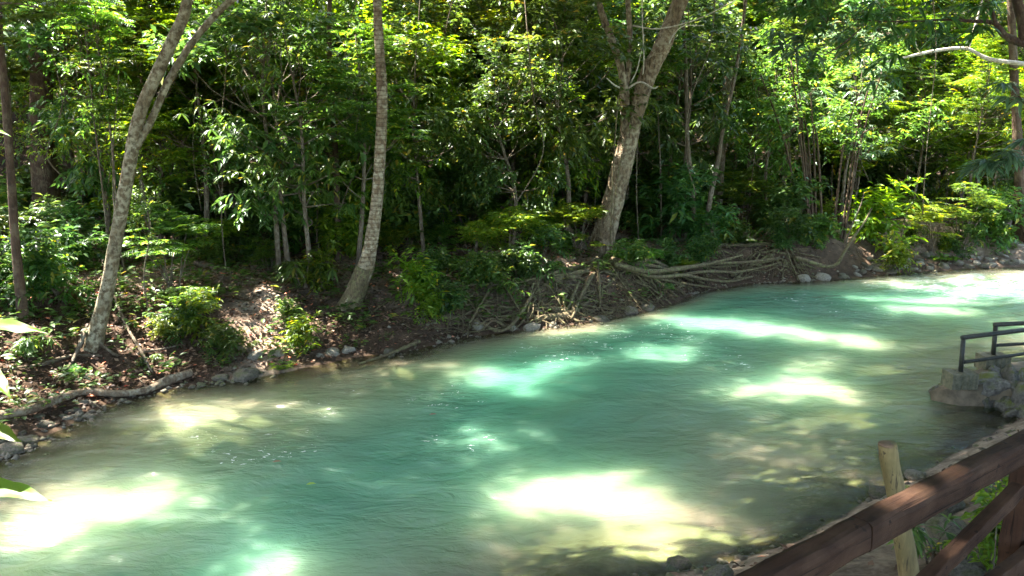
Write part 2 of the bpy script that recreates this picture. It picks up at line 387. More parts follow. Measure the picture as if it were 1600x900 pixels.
def axis(lo, hi, step, far, k=1.16):
    a = list(np.arange(lo, hi, step)); s = step; v = a[-1]
    while v < far: s *= k; v += s; a.append(v)
    s = step; v = lo
    while v > -far: s *= k; v -= s; a.insert(0, v)
    return np.array(a)
gx, gy = axis(-12, 14, .12, 260), axis(0, 25, .12, 260)
X, Y = np.meshgrid(gx, gy); Z = height(X.ravel(), Y.ravel()).reshape(X.shape)
nx, ny = len(gx), len(gy)
i = (np.arange(ny - 1)[:, None] * nx + np.arange(nx - 1)[None]).reshape(-1, 1)
me = mesh('ground', np.stack([X.ravel(), Y.ravel(), Z.ravel()], 1), i + np.array([[0, 1, nx + 1, nx]]), M_GROUND, True)
DF = pdist(FAR, X.ravel(), Y.ravel()); YF = np.interp(X.ravel(), FAR[:, 0], FAR[:, 1])
off = Y.ravel() - YF
pathc = np.interp(X.ravel(), [-14, -8, -5, -2, 1, 4, 8, 14], [5.2, 4.4, 3.9, 2.4, 1.9, 2.6, 2.2, 1.2])
pm = np.exp(-((DF - pathc) / 1.0) ** 2) * (off > 0)
spur = np.exp(-((X.ravel() - np.interp(Y.ravel(), [10, 12, 14.5], [-3.3, -3.9, -4.6])) / .45) ** 2) * (off > 0) * (DF < 4.2)
pm = np.clip(np.maximum(pm, spur), 0, 1)
nb = np.exp(-(pdist(NEAR, X.ravel(), Y.ravel()) / 1.7) ** 2) * (Y.ravel() < np.interp(X.ravel(), NEAR[:, 0], NEAR[:, 1]))
at = me.attributes.new('path', 'FLOAT', 'POINT'); at.data.foreach_set('value', np.maximum(pm, nb * .8).astype(np.float32))
obj('ground', me, kind='structure', label='brown leaf strewn river banks and pale river bed')

# ------------------------------------------------------------------ water
wx, wy = np.arange(-20, 26, .11), np.arange(-8, 24, .11)
X, Y = np.meshgrid(wx, wy); x, y = X.ravel(), Y.ravel(); hz = height(x, y)
c, s_ = math.cos(math.radians(28)), math.sin(math.radians(28)); u, v = x * c + y * s_, -x * s_ + y * c
wave = .012 * np.sin(v * 3.1 + 1.2 * np.sin(u * .9)) * np.sin(u * 1.1 + 1.5 * np.sin(v * .8)) + .007 * np.sin(v * 7.3 + 2 * np.sin(u * 1.7)) + .005 * np.sin(u * 4.2 - v * 5.1 + np.sin(v * 2))
rap = np.exp(-(((x - 11.5) / 2.6) ** 2 + ((y - 16.9) / .9) ** 2))
wave = wave + rap * (.05 * np.sin(u * 5 + 2 * np.sin(v * 3)) * np.sin(v * 6 + u) + .03 * np.sin(v * 13 + 3 * np.sin(u * 3)))
wave += np.random.default_rng(3).normal(0, .0012, len(x))
fade = smooth(np.minimum(pdist(FAR, x, y), pdist(NEAR, x, y)) / .5)
me_n = len(x); nx, ny = len(wx), len(wy)
i = (np.arange(ny - 1)[:, None] * nx + np.arange(nx - 1)[None]).reshape(-1, 1)
F = i + np.array([[0, 1, nx + 1, nx]])
F = F[(hz[F].min(1) < .08)]
used = np.unique(F); remap = np.full(me_n, -1); remap[used] = np.arange(len(used))
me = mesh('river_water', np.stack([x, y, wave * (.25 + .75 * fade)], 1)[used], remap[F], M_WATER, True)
a = me.attributes.new('depth', 'FLOAT', 'POINT'); a.data.foreach_set('value', np.clip(-hz, 0, 3)[used].astype(np.float32))
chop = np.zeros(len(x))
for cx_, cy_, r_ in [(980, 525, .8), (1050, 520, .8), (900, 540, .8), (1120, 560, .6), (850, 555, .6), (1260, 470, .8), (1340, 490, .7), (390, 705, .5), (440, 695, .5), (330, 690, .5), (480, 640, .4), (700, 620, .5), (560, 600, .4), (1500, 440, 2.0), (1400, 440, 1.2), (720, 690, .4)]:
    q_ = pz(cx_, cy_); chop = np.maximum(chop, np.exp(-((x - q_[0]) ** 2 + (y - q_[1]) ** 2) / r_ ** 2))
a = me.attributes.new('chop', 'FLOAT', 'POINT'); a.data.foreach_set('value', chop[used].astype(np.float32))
a = me.attributes.new('foam', 'FLOAT', 'POINT'); a.data.foreach_set('value', np.clip(rap * .95, 0, 1)[used].astype(np.float32))
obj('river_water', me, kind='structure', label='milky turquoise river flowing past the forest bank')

# ------------------------------------------------------------------ sun gaps: places that the photograph shows in full sun (world point, radius)
GAPS = []
def gap(x, y, r, z=None, Yd=None):
    p = pd(x, y, Yd) if Yd else (pz(x, y, z) if z is not None else onground(x, y)); GAPS.append((p, r))
for x, y, r in [(880, 785, .5), (930, 770, .66), (985, 775, .52), (1010, 800, .36), (840, 830, .22), (1080, 835, .2), (1150, 840, .15), (780, 840, .2),
                (60, 810, .5), (130, 795, .5), (200, 780, .48), (270, 768, .38), (340, 758, .22), (20, 800, .35), (500, 738, .14),
                (1190, 605, .4), (1250, 608, .65), (1310, 610, .65), (1360, 615, .45), (1000, 555, .35), (1080, 548, .3), (930, 560, .25), (860, 550, .2),
                (330, 628, .35), (290, 655, .3), (560, 595, .35), (690, 570, .3), (1375, 535, .45), (1280, 560, .3), (1210, 690, .15), (1270, 702, .2),
                (1450, 440, .6), (1510, 438, .8), (1570, 436, .9), (1350, 735, .12)]: gap(x, y, r, 0.0)
ng0 = len(GAPS)
for x, y, r in [(430, 408, .55), (400, 415, .4), (60, 408, .8), (120, 405, .5), (620, 408, .4), (690, 412, .4), (870, 393, .5), (770, 420, .4), (1345, 370, .8), (1480, 400, .8), (1560, 400, .8),
                (430, 440, .25), (395, 470, .3), (420, 520, .2), (270, 530, .3), (960, 440, .5), (1020, 440, .5), (1070, 440, .4), (880, 460, .4), (1270, 408, .5), (400, 555, .3), (530, 550, .3),
                (1130, 375, .4), (1230, 372, .4), (200, 480, .2), (250, 470, .2)]: gap(x, y, r)
PATHGAP = list(range(ng0, len(GAPS)))
for x, y, r, Yd in [(450, 200, 1.1, 16), (520, 230, .7, 15), (500, 110, .8, 16), (1430, 260, 1.6, 20), (1420, 180, 1.4, 20), (1440, 360, 1.2, 19), (820, 370, .7, 13.5), (760, 375, .5, 13.2), (960, 320, .5, 14.2),
                    (985, 230, .5, 14.2), (968, 110, .4, 14.0), (945, 30, .4, 14.0), (1030, 80, .6, 14.2), (590, 100, .5, 11.3), (590, 250, .45, 11.2), (205, 230, .4, 10.2), (260, 60, .5, 10.4), (170, 440, .3, 10), (1230, 80, 1., 16), (620, 90, 1.0, 17),
                    (700, 60, 1.2, 19), (330, 90, 1.1, 19), (860, 120, 1.0, 19), (240, 320, .5, 12), (270, 390, .4, 12), (640, 330, .6, 13.5), (1470, 85, 1.2, 17), (1300, 60, 1.2, 18), (990, 350, .5, 14), (30, 300, .8, 20),
                    (1560, 240, 1.0, 13), (1360, 320, .8, 18), (1280, 200, .9, 18), (100, 120, 1., 22), (760, 180, 1., 20), (1120, 60, 1., 20), (30, 520, .5, 1.75), (20, 690, .3, 1.75), (40, 775, .3, 1.75), (1430, 860, .12, 4.4), (1560, 830, .25, 5)]: gap(x, y, r, None, Yd)
GP = np.array([g[0] for g in GAPS]); GR = np.array([g[1] for g in GAPS])
def in_gap(C, pad=0.0, sel=None):
    """which of the points C stand in the sunlight's way to a gap"""
    hit = np.zeros(len(C), bool)
    for p, r in zip(GP, GR) if sel is None else [(GP[q], GR[q]) for q in sel]:
        d = C - p; t = d @ TO_SUN
        hit |= (np.linalg.norm(d - t[:, None] * TO_SUN, axis=1) < r + pad) & (t > .8)
    return hit

# ------------------------------------------------------------------ forest prototypes: stems + crown
def crown_clumps(g, R, cz, k, flat=1.0):
    c = rsph(g, k) * (g.uniform(.25, 1, (k, 1)) ** .5) * np.array(R); c[:, 2] = c[:, 2] * flat + cz; return c
def spray_crown(g, cl, cr, ntw, nl, L, W, kind, cz, mat, name):
    mb = MB(); k = len(cl)
    idx = g.integers(0, k, ntw); A = cl[idx] + rsph(g, ntw) * (g.uniform(0, 1, (ntw, 1)) ** .5) * cr * np.array([1, 1, .7])
    D = nrm((A - np.array([0, 0, cz])) * .5 + g.normal(0, .55, (ntw, 3)) + np.array([0, 0, .15]))
    if kind == 'alt':                         # simple leaves along a twig
        tl = g.uniform(.22, .45, ntw)
        for q in range(nl):
            s = (q + .6) / nl; P = A + D * (tl * s)[:, None]; P[:, 2] -= .25 * tl * s * s
            side = nrm(np.cross(D, np.array([0, 0, 1.]))) * (1 if q % 2 else -1)
            d = D * .55 + side * .8 + g.normal(0, .25, (ntw, 3)) + np.array([0, 0, -.25]); N = np.array([0, 0, 1.]) + g.normal(0, .35, (ntw, 3))
            LL = L * g.uniform(.65, 1.2, ntw); mb.add(*leaves(P, d, N, LL, LL * W, .18))
    elif kind == 'whorl':                     # tufts of long hanging leaves
        for q in range(nl):
            a = q / nl * 6.283 + g.uniform(0, 6.28, ntw); d = np.stack([np.cos(a), np.sin(a), g.uniform(-.75, .25, ntw)], 1) + D * .35
            LL = L * g.uniform(.7, 1.15, ntw); mb.add(*leaves(A, d, np.array([0, 0, 1.]) + g.normal(0, .2, (ntw, 3)), LL, LL * W, .28, 2))
    elif kind == 'feather':
        a = g.uniform(0, 6.28, ntw); d = np.stack([np.cos(a), np.sin(a), g.uniform(-.1, .25, ntw)], 1)
        for q in range(nl):
            a2 = a + (q - (nl - 1) / 2) * .75; d = np.stack([np.cos(a2), np.sin(a2), g.uniform(-.05, .22, ntw)], 1)
            V, F = pinnate(g, A, d, np.array([0, 0, 1.]) + g.normal(0, .12, (ntw, 3)), L * g.uniform(.75, 1.15, ntw), 11, L * .33, W, .16); mb.add(V, F)
    return mb.build(name, mat)
def stem_mesh(g, trunk_pts, r0, r1, cl, limbs=True, mat=None, sides=7):
    mb = MB(); P = catmull(trunk_pts, 4); R = np.linspace(r0, r1, len(P)); mb.add(*tube(P, R, sides, .08, int(g.integers(1e6))))
    if limbs:
        for c in cl:
            j = int(np.clip(np.searchsorted(P[:, 2], c[2] * .72), 1, len(P) - 1)); a = P[j]
            m = (a + c) / 2 + g.normal(0, .1, 3) + np.array([0, 0, -.08 * np.linalg.norm(c - a)])
            Q = catmull([a, m, c], 3); mb.add(*tube(Q, np.linspace(max(R[j] * .45, .008), .005, len(Q)), 5))
    return mb.build('stems', mat, True)
PROTO = {}
def proto_tree(key, seed, H, R, cz, k, ntw, nl, L, W, kind, leafmat, r0=.06, cr=.5, bark='twig', flat=1.0):
    g = np.random.default_rng(seed)
    cl = crown_clumps(g, R, cz, k, flat); top = np.array([g.normal(0, .15), g.normal(0, .15), H])
    tr = [np.zeros(3), np.array([g.normal(0, .08), g.normal(0, .08), H * .33]), np.array([g.normal(0, .14), g.normal(0, .14), H * .66]), top]
    cr_me = spray_crown(g, cl, cr, ntw, nl, L, W, kind, cz, LEAF[leafmat], 'crown')
    PROTO[key] = [('trunk', stem_mesh(g, tr, r0, .012, cl, True, BARK[bark])), ('crown', cr_me)]
def proto_shrub(key, seed, stems, R, cz, ntw, nl, L, W, kind, leafmat, cr=.28, k=9, r0=.012):
    g = np.random.default_rng(seed); cl = crown_clumps(g, R, cz, k); cl[:, 2] = np.maximum(cl[:, 2], .12); mb = MB()
    for q in range(max(stems, k)):
        c = cl[q % k]; a = np.array([g.normal(0, .05), g.normal(0, .05), -.05]); Q = catmull([a, (a + c) / 2 + np.array([0, 0, .12]), c], 3); mb.add(*tube(Q, np.linspace(r0, .003, len(Q)), 5))
    PROTO[key] = [('stems', mb.build('stems', BARK['twig'], True)), ('leaves', spray_crown(g, cl, cr, ntw, nl, L, W, kind, cz * .3, LEAF[leafmat], 'leaves'))]
def proto_fern(key, seed, n, L, leafmat, pairs=16, rise=.9, lw=.26, ll=.3):
    g = np.random.default_rng(seed); a = np.arange(n) * 2.4 + g.uniform(0, .5, n); d = np.stack([np.cos(a), np.sin(a), g.uniform(rise * .6, rise * 1.3, n)], 1)
    LL = L * g.uniform(.7, 1.1, n); mb = MB(); st = MB()
    mb.add(*pinnate(g, np.zeros((n, 3)), d, np.array([0, 0, 1.]) + g.normal(0, .1, (n, 3)), LL, pairs, L * ll, lw, .55))
    dn = nrm(d)
    for q in range(n):
        s = np.linspace(0, 1, 6); P = dn[q] * (LL[q] * s)[:, None]; P[:, 2] -= .55 * LL[q] * s ** 2; st.add(*tube(P, np.linspace(.007, .002, 6), 4))
    PROTO[key] = [('stalks', st.build('stalks', BARK['twig'], True)), ('fronds', mb.build('fronds', LEAF[leafmat]))]
proto_tree('broadA', 11, 4.6, (1.5, 1.5, 1.9), 3.5, 26, 420, 9, 0.176, .42, 'alt', 'broad')
proto_tree('broadB', 12, 5.4, (1.7, 1.6, 2.3), 4.0, 28, 430, 9, 0.203, .36, 'alt', 'broad')
proto_tree('darkA', 13, 4.8, (1.6, 1.6, 2.2), 3.4, 30, 520, 9, 0.149, .45, 'alt', 'dark')
proto_tree('darkB', 14, 5.6, (1.9, 1.7, 2.5), 3.9, 30, 460, 9, 0.203, .40, 'alt', 'dark')
proto_tree('freshA', 15, 4.6, (1.5, 1.5, 2.0), 3.4, 24, 380, 9, 0.176, .40, 'alt', 'fresh')
proto_tree('featherA', 16, 4.8, (1.8, 1.8, 1.9), 3.5, 22, 170, 4, .42, .24, 'feather', 'feather', flat=.9)
proto_tree('featherB', 17, 5.2, (1.9, 1.7, 2.3), 3.6, 24, 170, 4, .46, .22, 'feather', 'fresh', flat=1.0)
proto_tree('hangA', 18, 5.2, (1.6, 1.6, 2.0), 3.8, 22, 210, 9, .24, .2, 'whorl', 'grey')
proto_tree('hangB', 19, 5.0, (1.6, 1.6, 2.2), 3.5, 24, 230, 8, .20, .2, 'whorl', 'broad')
proto_tree('fineA', 22, 5.0, (1.7, 1.6, 2.3), 3.3, 34, 620, 9, .10, .42, 'alt', 'broad', cr=.6)
proto_tree('fineB', 23, 4.6, (1.6, 1.6, 2.2), 2.9, 34, 620, 9, .095, .38, 'alt', 'fresh', cr=.6)
proto_tree('sapA', 20, 4.4, (.55, .55, .6), 4.0, 6, 30, 4, .42, .22, 'feather', 'feather', .022, .3)
proto_tree('sapB', 21, 4.0, (.5, .5, 1.0), 3.2, 7, 60, 7, .13, .38, 'alt', 'broad', .02, .3)
proto_shrub('bushA', 31, 8, (.55, .55, .42), .55, 130, 8, 0.162, .40, 'alt', 'broad')
proto_shrub('bushB', 32, 8, (.65, .6, .55), .7, 150, 8, 0.189, .36, 'alt', 'dark')
proto_shrub('bushC', 33, 7, (.5, .5, .5), .6, 110, 8, 0.176, .34, 'alt', 'fresh')
proto_shrub('plume', 34, 7, (.6, .6, .45), .75, 34, 4, .36, .24, 'feather', 'fresh')
proto_shrub('plumeD', 35, 7, (.6, .6, .45), .75, 38, 4, .36, .24, 'feather', 'feather')
proto_shrub('tuft', 36, 6, (.35, .35, .25), .35, 26, 8, .18, .22, 'whorl', 'broad', .15, 6)
proto_fern('fernA', 37, 12, .75, 'feather'); proto_fern('fernB', 38, 10, .6, 'dark')
proto_fern('palm', 39, 11, 1.9, 'dark', 26, 1.0, .09, .34); proto_fern('grass', 40, 26, .3, 'fresh', 3, 1.6, .1, .5)

def place(key, name, label, cat, p, s=1.0, rz=None, group=None, sx=None):
    t = thing(name, label, cat, p, RNG.uniform(0, 6.28) if rz is None else rz, s if sx is None else (s * sx, s * sx, s), group)
    for pn, m in PROTO[key]: obj(pn, m, t)
    return t

# ------------------------------------------------------------------ main trees, from the photograph
def px_trunk(pts, Y0, lean=0.0, ws=.6):
    """pts: (x, y, width px); returns world points at depth Y0 (+lean towards the top) and radii"""
    P, R = [], []
    for k, (x, y, w) in enumerate(pts):
        p = pd(x, y, Y0 + lean * k / max(len(pts) - 1, 1)); P.append(p); R.append(w * ws * .5 / FPX * ((p - [0, 0, HC]) @ FWD))
    return np.array(P), np.array(R)
def interp_r(R, per=6): n = len(R); return np.interp(np.linspace(0, n - 1, (n - 1) * per + 1), np.arange(n), R)
def grow(P, R, top_z, drift, rt):
    """carry a stem on above the frame"""
    d = P[-1] - P[-2]; d = d / np.linalg.norm(d); Q, S = list(P), list(R); n = 4
    for k in range(1, n + 1):
        t = k / n; z = P[-1][2] + (top_z - P[-1][2]) * t; st = (z - P[-1][2])
        Q.append(np.array([P[-1][0] + d[0] / max(d[2], .4) * st * .8 + drift[0] * t, P[-1][1] + drift[1] * t, z])); S.append(R[-1] * (1 - t) + rt * t)
    return np.array(Q), np.array(S)
TREES = []         # (thing, crown anchor xyz, bark)
def stem_obj(name, parent, P, R, mat, sides=14, lump=.07, seed=1, per=6, lobes=0.0):
    C = catmull(P, per); return obj(name, mesh(name, *tube(C, interp_r(R, per), sides, lump, seed, True, lobes), mat, True), parent)

def local(P, o): return P - o
b1 = onground(140, 548); t1 = thing('leaning_tree', 'leaning grey lichen-spotted tree with a thinner second stem, at the left bank edge', 'tree', b1)
P, R = px_trunk([(128, 585, 74), (143, 545, 56), (163, 470, 44), (180, 380, 42), (198, 280, 40), (218, 180, 40), (252, 100, 40), (285, 30, 36), (300, -20, 30)], b1[1], 0, .48)
P, R = grow(P, R, 9.5, (1.0, .3), .07); stem_obj('trunk', t1, local(P, b1), R, BARK['lichen'], 18, .06, 5, 6, .15); TREES.append((t1, P[-1], b1))
P2, R2 = px_trunk([(212, 232, 22), (235, 190, 22), (262, 130, 21), (298, 70, 21), (340, 20, 20), (385, -20, 19)], b1[1], .3, .52)
P2, R2 = grow(P2, R2, 8.5, (.6, .5), .04); stem_obj('second_stem', t1, local(P2, b1), R2, BARK['lichen'], 12, .06, 6)
P2, R2 = px_trunk([(222, 185, 12), (250, 160, 10), (262, 140, 7)], b1[1], -.1)
for k, (e, w) in enumerate([((215, 562), 14), ((85, 590), 12)]):
    a = b1 + np.array([0, -.03, .18]); q = onground(*e); m_ = (a + q) / 2; m_[2] = gz(m_[0], m_[1]) + .05; q[2] -= .03
    obj('root', mesh('root', *tube(catmull([a, m_, q], 5) - b1, np.linspace(.035, .008, 11), 8, .12, k), BARK['twig'], True), t1)

b2 = onground(545, 478); t2 = thing('slender_tree', 'slender pale ringed trunk curving up from a thick brown foot in mid bank', 'tree', b2)
P, R = px_trunk([(528, 512, 58), (548, 472, 52), (566, 432, 46), (578, 390, 36), (588, 320, 32), (594, 240, 29), (597, 150, 27), (592, 60, 25), (587, -20, 22)], b2[1])
C = catmull(P, 6); RR = interp_r(R)
stem_obj('trunk', t2, local(grow(P, R, 9.8, (-.4, .4), .05)[0], b2), grow(P, R, 9.8, (-.4, .4), .05)[1], BARK['ringed'], 18, .05, 8); TREES.append((t2, grow(P, R, 9.8, (-.4, .4), .05)[0][-1], b2))
Pf, Rf = px_trunk([(523, 520, 66), (544, 482, 57), (560, 446, 51), (570, 418, 46)], b2[1]); stem_obj('foot', t2, local(Pf, b2), Rf * 1.02, BARK['root'], 16, .08, 4)

b3 = onground(945, 402); t3 = thing('rooted_tree', 'big forked tree with rough sunlit bark standing on a tangle of exposed roots', 'tree', b3)
P, R = px_trunk([(928, 425, 80), (938, 395, 66), (949, 350, 58), (960, 310, 54), (978, 235, 50), (992, 180, 46), (1012, 120, 44), (1040, 60, 42), (1068, -10, 40)], b3[1])
P, R = grow(P, R, 10.5, (.8, .2), .12); trunk3 = stem_obj('trunk', t3, local(P, b3), R, BARK['rough'], 22, .075, 9, 7, .1); TREES.append((t3, P[-1], b3))
P2, R2 = px_trunk([(975, 235, 26), (978, 190, 25), (976, 150, 24), (970, 105, 17), (955, 60, 16), (940, 20, 15), (933, -15, 14)], b3[1], -.15)
P2, R2 = grow(P2, R2, 8.5, (-.6, 0), .04); stem_obj('fork', trunk3, local(P2, b3), R2 * 1.15, BARK['rough'], 12, .08, 10)
P2, R2 = px_trunk([(976, 145, 14), (982, 110, 13), (984, 50, 13), (980, -15, 12)], b3[1], -.1); P2, R2 = grow(P2, R2, 8.2, (.2, .2), .03); stem_obj('fork', trunk3, local(P2, b3), R2 * 1.15, BARK['rough'], 10, .08, 11)
for k, pts in enumerate([[(978, 140, 6), (1000, 128, 6), (1020, 138, 5), (1028, 135, 3)], [(988, 40, 4), (1030, 45, 4), (1090, 30, 3), (1150, 0, 2)], [(975, 140, 6), (960, 133, 5), (948, 122, 3)],
                         [(1000, 150, 4), (1006, 100, 3), (1004, 40, 3), (1003, -10, 3)], [(1030, 100, 4), (1060, 45, 3), (1100, 40, 2)], [(985, 130, 4), (995, 110, 3), (1002, 80, 2)]]):
    P2, R2 = px_trunk(pts, b3[1], -.5); obj('twig', mesh('twig', *tube(catmull(P2, 4) - b3, interp_r(R2, 4), 6, .1, k), BARK['pale'], True), trunk3)
for k, pts in enumerate([[(966, 150, 4), (960, 230, 4), (956, 310, 4), (953, 400, 3)], [(972, 240, 3), (962, 300, 3), (958, 360, 3), (962, 420, 3)]]):
    P2, R2 = px_trunk(pts, b3[1] - .42); obj('hanging_vine', mesh('hanging_vine', *tube(catmull(P2, 5) - b3, interp_r(R2, 5), 5, .1, k), BARK['root'], True), t3)
# exposed roots: long ones over the bank and fine ones hanging to the water
g = np.random.default_rng(21)
def root_path(pix, lift=.05, dz=0.0):
    out = []
    for (x, y) in pix:
        q = onground(x, y); q[2] += lift; out.append(q)
    return out
big = [[(935, 410), (905, 425), (870, 445), (830, 455), (780, 470), (730, 478)], [(935, 412), (900, 440), (860, 462), (800, 478), (740, 490), (690, 500)],
       [(940, 415), (920, 450), (905, 480), (890, 500)], [(940, 415), (935, 450), (940, 480), (950, 500)], [(955, 412), (985, 430), (1030, 440), (1075, 440)],
       [(950, 415), (970, 445), (1000, 465), (1010, 485)],
       [(950, 415), (990, 445), (1040, 455), (1060, 470)], [(930, 415), (880, 430), (820, 440), (760, 450)], 
       [(905, 470), (880, 492), (850, 500), (830, 508)], [(890, 455), (860, 475), (820, 490), (790, 505)], [(1000, 440), (1040, 448), (1080, 452)], [(920, 430), (860, 440), (790, 462), (720, 468)],
       [(975, 420), (1015, 435), (1060, 436), (1100, 445)]]
ROOTS = []
for k, pix in enumerate(big):
    Q = catmull(root_path(pix, .05 + .05 * g.random()), 6); Q += np.cumsum(g.normal(0, .012, Q.shape), 0) * np.array([1, 1, .5]); Q[:, 2] = np.maximum(Q[:, 2], .03); Q[0] = Q[0]
    n = len(Q); r0 = g.uniform(.03, .06); ROOTS.append(Q)
    obj('root', mesh('root', *tube(Q - b3, np.linspace(r0, r0 * .35, n), 8, .14, k), BARK['root'], True), t3)
for k, pix in enumerate([[(960, 412, .8), (1010, 424, .62), (1060, 420, .58), (1110, 412, .55), (1160, 410, .52), (1215, 404, .55)], [(965, 415, .75), (1020, 432, .5), (1070, 430, .45), (1100, 436, .3), (1140, 440, .2), (1175, 432, .25)],
                         [(1050, 420, .55), (1090, 416, .55), (1130, 407, .62), (1160, 398, .7)], [(1070, 428, .45), (1110, 424, .42), (1150, 425, .35), (1190, 418, .4), (1220, 410, .5)], [(1000, 428, .55), (1050, 440, .3), (1090, 446, .15), (1120, 450, .05)]]):
    Q = catmull([pz(x_, y_, z_) for x_, y_, z_ in pix], 6); r0 = [.06, .045, .05, .035, .035][k]; obj('root', mesh('root', *tube(Q - b3, np.linspace(r0, r0 * .4, len(Q)), 8, .16, 50 + k), BARK['root'], True), t3)
E = catmull([pz(x, y, 0) for x, y in far_px if 700 < x < 1250], 10)
mbf = MB(); cnt = 0
TAN = np.gradient(E, axis=0); TAN = nrm(TAN)
for k in range(400):
    # roots wander along the bank face at some height, then drop towards the water
    j = g.integers(0, len(E)); q = E[j]; tn = TAN[j] * g.choice([-1, 1]); hang = g.random() < .38; L = g.uniform(.25, .8) if hang else g.uniform(.5, 1.9)
    nrm_in = np.array([-TAN[j][1], TAN[j][0], 0]); bk = g.uniform(.15, 1.25); pts = []; n = 6; drop = g.uniform(.5, 1.1) if hang else g.uniform(-.15, .5); ph = g.uniform(0, 6.28); am = g.uniform(.02, .09)
    for s in np.linspace(0, 1, n):
        bb_ = max(bk * (1 - drop * s ** 1.5) + am * math.sin(ph + s * 7) + g.normal(0, .02), -.05)
        p = q + tn * L * s * (.6 if hang else 1) + nrm_in * bb_; p[2] = max(gz(p[0], p[1]), -.08) + g.uniform(.01, .07) + (.06 * math.sin(s * 3.14) if hang else 0); pts.append(p)
    C = catmull(pts, 3); r = .006 + .026 * g.random() ** 2.2
    V, F = tube(C - b3, np.linspace(r, r * .45, len(C)), 6, .18, k)
    if r > .013 and cnt < 130: cnt += 1; obj('root', mesh('root', V, F, BARK['root'], True), t3)
    else: mbf.add(V, F)
o = obj('fine_roots', mbf.build('fine_roots', BARK['root'], True), t3); o['kind'] = 'stuff'

def plain_tree(name, label, pts, bark, seed, top_z=9.5, drift=(0, .3), rt=.06, group=None, canopy=True, base=None, lobes=0.0):
    b = onground(pts[0][0], pts[0][1]) if base is None else base
    t = thing(name, label, 'tree', b, group=group); P, R = px_trunk(pts, b[1], 0, .85); P[0][2] -= .1
    if top_z: P, R = grow(P, R, top_z, drift, rt)
    stem_obj('trunk', t, P - b, R, BARK[bark], 14, .07, seed, 6, lobes)
    if canopy: TREES.append((t, P[-1], b))
    return t
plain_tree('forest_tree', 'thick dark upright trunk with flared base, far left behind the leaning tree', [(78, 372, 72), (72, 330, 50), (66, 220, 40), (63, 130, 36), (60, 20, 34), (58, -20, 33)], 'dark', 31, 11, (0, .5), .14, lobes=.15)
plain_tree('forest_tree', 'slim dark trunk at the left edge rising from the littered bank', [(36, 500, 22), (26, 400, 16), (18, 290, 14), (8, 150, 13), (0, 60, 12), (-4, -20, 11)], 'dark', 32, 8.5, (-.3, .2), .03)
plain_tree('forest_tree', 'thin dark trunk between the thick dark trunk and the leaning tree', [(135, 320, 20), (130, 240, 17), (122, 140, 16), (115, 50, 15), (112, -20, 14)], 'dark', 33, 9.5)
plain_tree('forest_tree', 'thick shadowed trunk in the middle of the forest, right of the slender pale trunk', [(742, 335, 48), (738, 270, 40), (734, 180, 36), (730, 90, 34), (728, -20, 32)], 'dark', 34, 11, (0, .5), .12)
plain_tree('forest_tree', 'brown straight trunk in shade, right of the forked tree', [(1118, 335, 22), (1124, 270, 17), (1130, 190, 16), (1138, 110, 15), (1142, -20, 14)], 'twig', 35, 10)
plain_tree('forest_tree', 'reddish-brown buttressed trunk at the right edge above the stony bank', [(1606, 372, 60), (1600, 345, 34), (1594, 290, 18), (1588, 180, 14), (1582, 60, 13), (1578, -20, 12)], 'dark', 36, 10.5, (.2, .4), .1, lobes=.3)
plain_tree('young_tree', 'thin dark sapling stem left of the slender pale trunk, feathery tuft near its top', [(529, 405, 12), (527, 330, 11), (524, 240, 11), (518, 150, 10), (514, 60, 9), (516, -20, 8)], 'dark', 37, 7.5, (0, .1), .02)
plain_tree('young_tree', 'thin pale stem left of the forked tree, slightly crooked', [(786, 345, 9), (782, 290, 9), (772, 220, 8), (768, 140, 8), (764, 50, 7), (766, -20, 7)], 'twig', 38, 7.5, (0, .1), .02)
plain_tree('young_tree', 'thin crooked dark stem just right of the forked tree', [(1086, 372, 9), (1082, 300, 8), (1074, 220, 8), (1072, 120, 7), (1068, 40, 6), (1062, -20, 6)], 'twig', 39, 7.5, (0, .1), .02)
plain_tree('young_tree', 'slim stem leaning right beside the brown straight trunk', [(1104, 372, 10), (1108, 320, 9), (1122, 250, 8), (1130, 200, 7), (1150, 110, 6), (1168, -20, 5)], 'twig', 40, 7.5, (0, .1), .02)
# shade trees on the near bank, around the viewer
for nm, p, lab in [(-9.5, (-9.5, .5), 'tall shade tree on the near bank, left of the view'), (0, (-3.5, -4), 'tall shade tree behind the viewer, its crown over the water'), (7, (7.5, 2.0), 'tall shade tree beside the brown railing, right of the view'),
                   (14, (14, 9.5), 'tall shade tree past the metal handrails, right of the view'), (-14, (-15, 10), 'tall shade tree beyond the left edge of the far bank'), (1, (3, -6), 'tall shade tree well behind the railing')]:
    b = np.array([p[0], p[1], gz(*p)]); t = thing('shade_tree', lab, 'tree', b); g = np.random.default_rng(int(abs(nm) * 10) + 5)
    P = np.array([b - [0, 0, .2], b + [.1, .1, 3], b + [.2, -.1, 6], b + [.5, .4, 10.]]); stem_obj('trunk', t, P - b, [.3, .24, .18, .1], BARK['lichen'], 12, .06, 3); TREES.append((t, P[-1], b))

